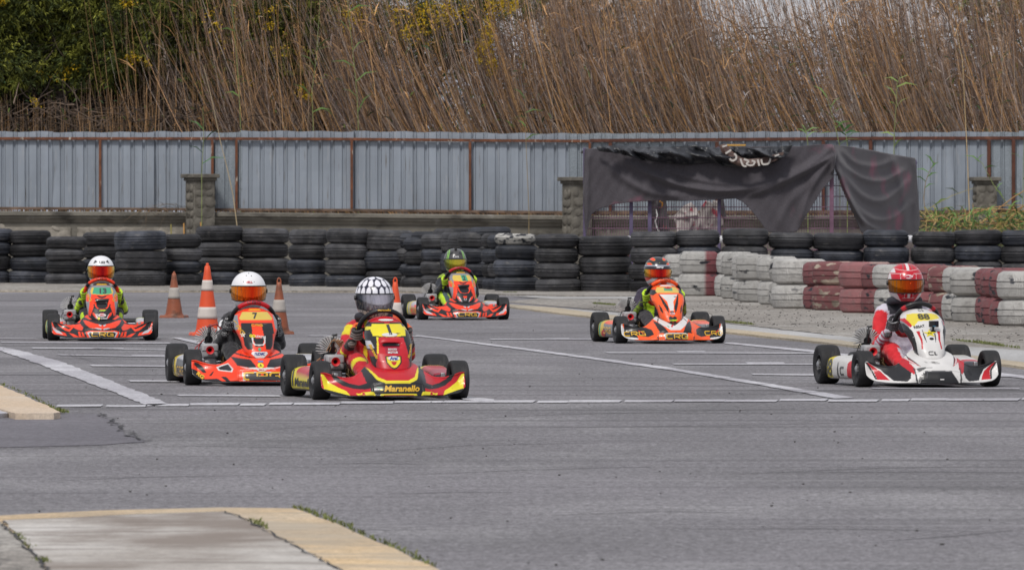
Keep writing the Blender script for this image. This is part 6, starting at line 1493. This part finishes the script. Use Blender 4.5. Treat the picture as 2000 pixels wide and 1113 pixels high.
# ---- helmets
HC=Vector((0,.105,.660)); HRX,HRY,HRZ=.126,.148,.133
def helm_pt(az,el,off=0.):
    ca,sa,ce,se=math.cos(az),math.sin(az),max(0.,math.cos(el)),math.sin(el)
    cx_=ce**.60 if se<0 else ce**.94
    x=HRX*sa*cx_; y=-HRY*ca*cx_; z=HRZ*se*(1.13 if se<0 else 1)
    if se<0:
        k=-se; x*=1-.13*k**2.0; front=max(0,ca)
        y-=front*.020*math.sin(min(1,k/.9)*PI*.8); y*=1-.08*k*k*(1-front)
        z*=1+.10*k*front*0
    # widen jaw a little, flatten the sides
    x=math.copysign(HRX*(abs(x)/HRX)**.93,x) if x else x
    n=Vector((x/HRX**2,y/HRY**2,z/HRZ**2)).normalized()
    return Vector((x,y,z))+n*off
M_helm=mat('helmet_paint',attr='paint',rough=.3,coat=.18,spec=.5)
def helmet(parent,paint,visor_cols,vz=(-.070,.034),text=None,extra=None,yaw=0,pitch=0,lift=0):
    n1,n2=200,110; vs=[];cs=[]
    elmin=math.radians(-66)
    for j in range(n2+1):
        el=lerp(elmin,PI/2,j/n2)
        for i in range(n1):
            az=-PI+2*PI*i/n1; p=helm_pt(az,el); 
            vs.append(p); cs.append(paint(p.x,p.z,az,p.y))
    fs=[(j*n1+i,j*n1+(i+1)%n1,(j+1)*n1+(i+1)%n1,(j+1)*n1+i) for j in range(n2) for i in range(n1)]
    mb=MB(); mb.v=[tuple(v) for v in vs]; mb.f=fs; mb.c=cs; o=mb.build('helmet',M_helm,parent,attr=True,smooth=0); o.data.shade_smooth()
    s=o.modifiers.new('shell','SOLIDIFY'); s.thickness=.008; s.offset=-1
    # lower edge trim
    MB().tube([helm_pt(-PI+2*PI*i/60,elmin)*.995 for i in range(60)],.006,8,close=True).build('edge_trim',M_blk,o)
    # visor
    nv,nh=22,120; vv=[];vc=[]
    for j in range(nv+1):
        zz=lerp(vz[0],vz[1],j/nv)
        for i in range(nh+1):
            az=math.radians(lerp(-84,84,i/nh)); e=abs(i/nh*2-1); z2=zz*(1-.16*e**3)+(.004*e**2)
            el=math.asin(max(-1,min(1,z2/HRZ/(1.13 if z2<0 else 1)))); vv.append(helm_pt(az,el,.0045)); 
            f=i/nh; c=[float(np.interp(f,[q[0] for q in visor_cols],[q[1][a] for q in visor_cols])) for a in range(3)]
            r_=1
            vc.append(tuple(x*.8 for x in c))
    fs=[(j*(nh+1)+i,j*(nh+1)+i+1,(j+1)*(nh+1)+i+1,(j+1)*(nh+1)+i) for j in range(nv) for i in range(nh)]
    vb=MB(); vb.v=[tuple(v) for v in vv]; vb.f=fs; vb.c=vc; vo=vb.build('visor',M_visor,o,attr=True,smooth=0); vo.data.shade_smooth(); s=vo.modifiers.new('t','SOLIDIFY'); s.thickness=.003; s.offset=-1
    MB().tube([vv[nv*(nh+1)+i]+Vector((0,0,.001)) for i in range(0,nh+1,3)],.0038,6).tube([vv[i]-Vector((0,0,.001)) for i in range(0,nh+1,3)],.0026,6).build('visor_seal',M_blk,o)
    for sx in (-1,1):
        p=helm_pt(sx*math.radians(88),math.radians(-2),.002); MB().lathe([(.0005,0),(.017,0),(.014,.008),(.0005,.009)],18,Matrix.Translation(p)@Matrix.Rotation(sx*PI/2,4,'Y')).build('visor_pivot',M_blk,o)
    tree=BVHTree.FromPolygons(mb.v,mb.f)
    if text:
        for (txt,size,pos,col,kw) in text:
            if txt=='oval': decal(o,tree,shape(ell(pos[0],pos[1],*size)),1,(0,0),col,'badge',off=.0015)
            else: decal(o,tree,font_text(txt,**kw),size,pos,col,off=.0028,step=.008)
    if extra: extra(o,tree)
    o.location=HC+Vector((0,0,lift)); o.rotation_euler=(pitch,0,math.radians(yaw)); return o
# mirrored visor with slight vertical flow in the film
M_visor=bpy.data.materials.new('mirrored_visor'); M_visor.use_nodes=True
_n=M_visor.node_tree; _b=_n.nodes['Principled BSDF']; _b.inputs['Metallic'].default_value=.92; _b.inputs['Roughness'].default_value=.10
_a=_n.nodes.new('ShaderNodeAttribute'); _a.attribute_name='paint'; _n.links.new(_a.outputs['Color'],_b.inputs['Base Color'])
_t=_n.nodes.new('ShaderNodeTexCoord'); _m=_n.nodes.new('ShaderNodeMapping'); _m.inputs['Scale'].default_value=(34,14,1.0); _no=_n.nodes.new('ShaderNodeTexNoise'); _no.inputs['Scale'].default_value=1.6; _no.inputs['Detail'].default_value=2
_bp=_n.nodes.new('ShaderNodeBump'); _bp.inputs['Strength'].default_value=1.; _bp.inputs['Distance'].default_value=.03
_n.links.new(_t.outputs['Object'],_m.inputs[0]); _n.links.new(_m.outputs[0],_no.inputs['Vector']); _n.links.new(_no.outputs[0],_bp.inputs['Height']); _n.links.new(_bp.outputs[0],_b.inputs['Normal'])

def neck_brace(parent,m,r=.082,z=.525):
    pts=[]
    for i in range(40):
        a=2*PI*i/40; pts.append((r*math.sin(a)*1.15,.13-r*math.cos(a),z+.012*math.cos(a)))
    MB().tube(pts,(.028),10,close=True).build('neck_brace',m,parent)
def shoes(parent,m):
    for s in (-1,1):
        j=JO[s]; mb=MB(); limb(mb,[j['an']+Vector((0,.02,-.035)),j['an']+Vector((0,-.02,-.02)),j['toe']+Vector((0,-.012,0))],[.034,.036,.029],12); obj_from_mesh(remesh(mb,.006,4),'shoe',parent); parent.children[-1].data.materials.append(m); parent.children[-1].data.shade_smooth()
def person(key,label,bodyfn,glovefn,helmargs,brace=None,glove_m=None,twist=0,lean=0):
    p=thing('person',label,'person',group='kart drivers'); body_obj(p,bodyfn,helmargs.get('lift',0))
    for s in (-1,1): glove_obj(p,s,glovefn,glove_m)
    helmet(p,**helmargs); shoes(p,M_shoe)
    if brace: neck_brace(p,brace,z=.528+helmargs.get('lift',0),r=.088)
    place(p,key); p.location.z+=.0; return p
M_shoe=mat('driving_shoe',(.03,.03,.032),.6); M_brace=mat('foam_brace',(.03,.03,.04),.8)
FLU=(.48,.72,.015)
VR=[(0,(.35,.42,.05)),(.14,(.85,.45,.03)),(.28,(.9,.12,.02)),(.42,(.7,.02,.01)),(.52,(.35,.005,.01)),(.62,(.8,.03,.01)),(.78,(.9,.3,.02)),(.9,(.75,.6,.06)),(1,(.2,.3,.05))]
VO=[(0,(.5,.28,.02)),(.2,(.85,.25,.01)),(.4,(.9,.12,.01)),(.55,(.75,.03,.005)),(.7,(.9,.12,.01)),(.85,(.8,.3,.02)),(1,(.4,.2,.02))]
VD=[(0,(.35,.14,.01)),(.25,(.55,.16,.005)),(.45,(.5,.06,.005)),(.6,(.42,.03,.005)),(.78,(.5,.14,.005)),(.9,(.10,.08,.02)),(1,(.3,.15,.02))]
VG=[(0,(.06,.10,.05)),(.25,(.35,.38,.04)),(.45,(.6,.5,.05)),(.6,(.65,.5,.06)),(.75,(.6,.42,.05)),(.88,(.15,.2,.08)),(1,(.05,.05,.06))]
VS=[(0,(.02,.02,.03)),(.18,(.06,.07,.09)),(.3,(.45,.43,.48)),(.5,(.62,.58,.64)),(.62,(.55,.5,.55)),(.75,(.16,.16,.19)),(.9,(.03,.03,.04)),(1,(.03,.03,.04))]
HW=(.74,.74,.76)
# -- driver of 13
def b13(sg,t,v,r):
    if sg=='fore' : return FLU if (t>.15 and r[2]<.012) else (.014,.014,.022)
    if sg=='torso' and .10<abs(v[0]): return (.014,.014,.022)
    if sg=='torso' and v[2]>.3 and abs(v[0])<.035: return FLU
    if sg=='shin' and abs(r[0])>.03: return FLU
    return (.014,.014,.022)
def gfl(o_,n_,t_):
    f=abs(((t_/.0192)+.5)%1-.5)   # dark lines between the fingers
    if n_<-.005 and o_<.03 and (abs((t_/.0192)-round(t_/.0192))<.10): return (.02,.03,.01)
    return FLU if o_<.045 else (.02,.02,.02)
def h13(x,z,az,y):
    if z<-.10: return (.55,.55,.57)
    for sx in (-1,1):
        if inpoly(x*sx,z,[(.040,.075),(.068,.062),(.078,.060),(.060,.092),(.052,.088)]) and y<0: return (.03,.03,.035)
    if abs(x)<.03 and -.11<z<-.084 and y<0: return (.02,.02,.02)
    return HW
person('13','driver in white helmet with red mirror visor, black suit and lime gloves, far left',b13,gfl,dict(paint=h13,visor_cols=VR,vz=(-.084,.034),yaw=2,text=[('LS2',.026,(.004,.070),(.03,.03,.035),dict(bold=.04,sx=1.5,shear=.1))]))
# -- driver of 7
def b7(sg,t,v,r):
    if sg=='upper' and r[2]>.012 and .18<t<.95 and abs(r[1]+.01)<.010: return (.7,.7,.72)
    if sg=='upper' and .80<t<.86: return (.6,.6,.62)
    if sg=='fore' and .06<t<.12: return (.6,.6,.62)
    return (.016,.016,.020)
def g7(o_,n_,t_):
    a=(t_/.013)%1-.5; b=((o_+n_)/.013)%1-.5
    return (.75,.75,.76) if (a*a+b*b<.07 and n_<.0) else (.015,.015,.018)
def h7(x,z,az,y):
    if y<0:
        for (a,b) in ((-.018,.105),(.018,.103),(-.038,.062),(.038,.060),(0,.122)):
            if (x-a)**2+(z-b)**2<.0036**2: return (.03,.03,.03)
        if z<-.108: return (.5,.5,.52)
    return HW
person('7','driver in plain white helmet with orange visor and black gloves dotted white',b7,g7,dict(paint=h7,visor_cols=VO,vz=(-.076,.028),yaw=-4,text=[('oval',(.029,.0125),(0,.058),(.74,.72,.73),{}),('BELL',.018,(0,.058),(.45,.01,.03),dict(bold=.06,sx=1.3))]))
# -- driver of 1
def b1(sg,t,v,r):
    R_=(.50,.006,.018)
    if sg=='upper':
        if t<.38 and r[1]<.01 and r[2]>-.02: return YEL if t>.05 else R_
        if r[2]<-.02: return (.3,.004,.02)
        return R_
    if sg=='fore': return (.02,.02,.02) if t>.62 and r[2]<0 else (YEL if abs(t-.35)<.05 else R_)
    if sg=='torso' and abs(v[0])>.10 and v[2]>.38: return (.03,.02,.03)
    if sg=='torso' and abs(v[0])<.04 and v[2]>.36: return (.04,.02,.02)
    if sg=='torso' and abs(abs(v[0])-.055)<.012 and v[2]>.2: return YEL
    if sg=='thigh' and abs(t-.7)<.06: return YEL
    if sg=='shin' and .15<t<.3: return YEL
    if sg=='neck': return (.25,.18,.15)
    return R_
def g1(o_,n_,t_):
    if n_<.0: 
        if abs((t_/.0192)-round(t_/.0192))<.12: return (.05,.04,.04)
        return (.26,.22,.20) if t_>-.02 else (.03,.03,.03)
    return (.75,.13,.02)
def h1(x,z,az,y):
    # elongated white scales on black
    if z>.0:
        lon=az*6.4/ (2*PI)*2.2; 
        el=math.asin(max(-1,min(1,z/HRZ)))
        row=(el-.02)/.50; k=math.floor(row); fr=row-k-.5
        ncell=max(5,round(19*math.cos(min(1.4,.02+.50*(k+.5)))))
        u=(az/(2*PI)*ncell+(.5 if k%2 else 0))%1-.5
        ww=.39-.08*fr
        return (.72,.72,.78) if (u/ww)**2+(fr/.48)**2<1 else (.015,.015,.035)
    if z<-.085:
        u=(az/(2*PI)*12+.25)%1-.5; v_=((z+.085)/.045)%1-.5
        return (.02,.02,.035) if abs(abs(u)*.9+abs(v_)*.35-.36)<.045 else (.58,.56,.54)
    return (.03,.03,.045)
person('1','driver in black and white scale-patterned helmet, red suit with yellow and orange gloves',b1,g1,dict(paint=h1,visor_cols=VS,vz=(-.087,.018),yaw=2),brace=M_brace)
# -- driver of 2
def b2(sg,t,v,r):
    if sg=='shin' or (sg=='thigh' and t>.8): return FLU if abs(r[0])>.028 else (.05,.09,.10)
    if sg=='neck': return FLU
    if sg=='upper' and t<.12: return (.25,.35,.03)
    return (.012,.016,.026)
def h2(x,z,az,y):
    if y<0 and z>.0 and (abs(abs(x)-(.085-.25*(z-.04)))<.0035 or abs(abs(x)-(.098-.25*(z-.04)))<.003): return (.25,.60,.08)
    if y<0 and z<-.098: return FLU if math.sin(x*170+z*90)*math.sin(x*60-z*160)>.05 else (.03,.035,.03)
    if y<0 and inpoly(abs(x),z,[(.03,.07),(.075,.055),(.06,.09),(.035,.095)]): return (.015,.015,.015)
    return (.062,.060,.062)
def hx2(o,tree): MB().box((0,-.075,.128),(.030,.05,.014)).build('vent',M_blk,o,bevel=.004)
person('2','driver in dark grey helmet with green stripes and gold visor, farthest kart',b2,gfl,dict(paint=h2,visor_cols=VG,vz=(-.098,.010),yaw=-3,extra=hx2,text=[('LS2',.022,(-.005,.038),(.7,.7,.7),dict(bold=.03,sx=2.2,shear=.1))]))
# -- driver of 46
def b46(sg,t,v,r):
    if sg=='torso' and .03<abs(v[0])<.13 and v[2]<.36: return FLU
    if sg=='fore' and r[2]<-.01: return (.2,.3,.02)
    if sg in('thigh','shin'): return (.03,.028,.034)
    return (.026,.018,.040)
def h46(x,z,az,y):
    if y<.02 and .018<z<.056: return (.30,.32,.38) if z>.044 else (.02,.02,.03)
    if z>.055:
        f=math.sin(abs(x)*62+z*40)+.9*math.sin(z*95-abs(x)*50)
        return ORG if f>.95 else ((.30,.38,.05) if f>.78 else (.02,.02,.025))
    if z<-.058: return ORG if math.sin(abs(x)*50+z*60)>-.3 else (.6,.6,.6)
    return (.5,.05,.02) if abs(x)>.11 and math.sin(z*120)>0 else (.03,.03,.03)
person('46','driver in black and orange helmet with red-yellow visor and lime gloves',b46,gfl,dict(paint=h46,visor_cols=VR,vz=(-.060,.018),yaw=-1,text=[('zamp',.024,(0,.033),(.7,.7,.72),dict(bold=.04,sx=1.3))]))
# -- driver of 88
def b88(sg,t,v,r):
    R_=(.62,.008,.018); Wt=(.55,.52,.60)
    if sg=='upper': 
        if t<.12: return Wt
        return R_ if (r[0]*np.sign(v[0])>-.018) else Wt
    if sg=='fore': return (.30,.28,.34) if t<.3 else ((.5,.48,.55) if math.sin(t*30+v[2]*60)>-.2 else (.35,.02,.06))
    if sg=='torso':
        if abs(v[0])<.055 or v[2]>.44: return (.02,.02,.03) if v[2]>.33 else Wt
        return Wt
    if sg in('thigh','shin'): return R_ if v[0]*r[0]>-.001 or t>.75 else Wt
    if sg=='neck': return (.02,.02,.03)
    return R_
def g88(o_,n_,t_):
    if n_<-.002 and abs((t_/.0096)-round(t_/.0096))<.10: return (.35,.35,.37)
    return (.012,.012,.016)
def h88(x,z,az,y):
    R_=(.50,.006,.02); W2=(.66,.62,.62)
    if y>0: return R_ if z>-.05 else W2
    if z>.017:
        if abs(x)<.010 and z>.085: return W2
        if abs(abs(x)-.026-(.125-z)*.25)<.004 and z>.09: return (.25,.08,.08)
        if abs(z-.050-.012*(abs(x)>.036))<.0011 and abs(x)>.024: return W2
        if abs(z-(.083+1.8*x*x))<.0013: return W2
        if abs(abs(x)-.056)<.0012 and z<.060: return W2
        if abs(x)>.112 or (x<-.07 and .07<z<.10 and x<-.085): return W2
        return R_
    if z<-.074:
        if abs(x)<.010 and z>-.110: return W2
        if abs(abs(x)-.030-(z+.11)*-.5*(z<-.11))<.0013 and z>-.11: return W2
        if abs(z+.110)<.0013 and abs(x)<.045: return W2
        if abs(x)>.085+(z+.07)*.6 : return W2
        if .028<abs(x)<.055 and abs(z+.084-.1*(abs(x)-.04))<.003: return (.02,.02,.02)
        return R_
    return (.5,.48,.48) if abs(x)>.118 else (.3,.01,.02)
person('88','driver in red helmet with amber visor, red and white suit and black gloves',b88,g88,dict(paint=h88,visor_cols=VD,vz=(-.074,.017),yaw=-5,lift=.062,text=[('oval',(.029,.0135),(0.0,.040),(.74,.70,.71),{}),('BELL',.019,(0,.040),(.45,.01,.05),dict(bold=.06,sx=1.3))]),brace=M_brace)
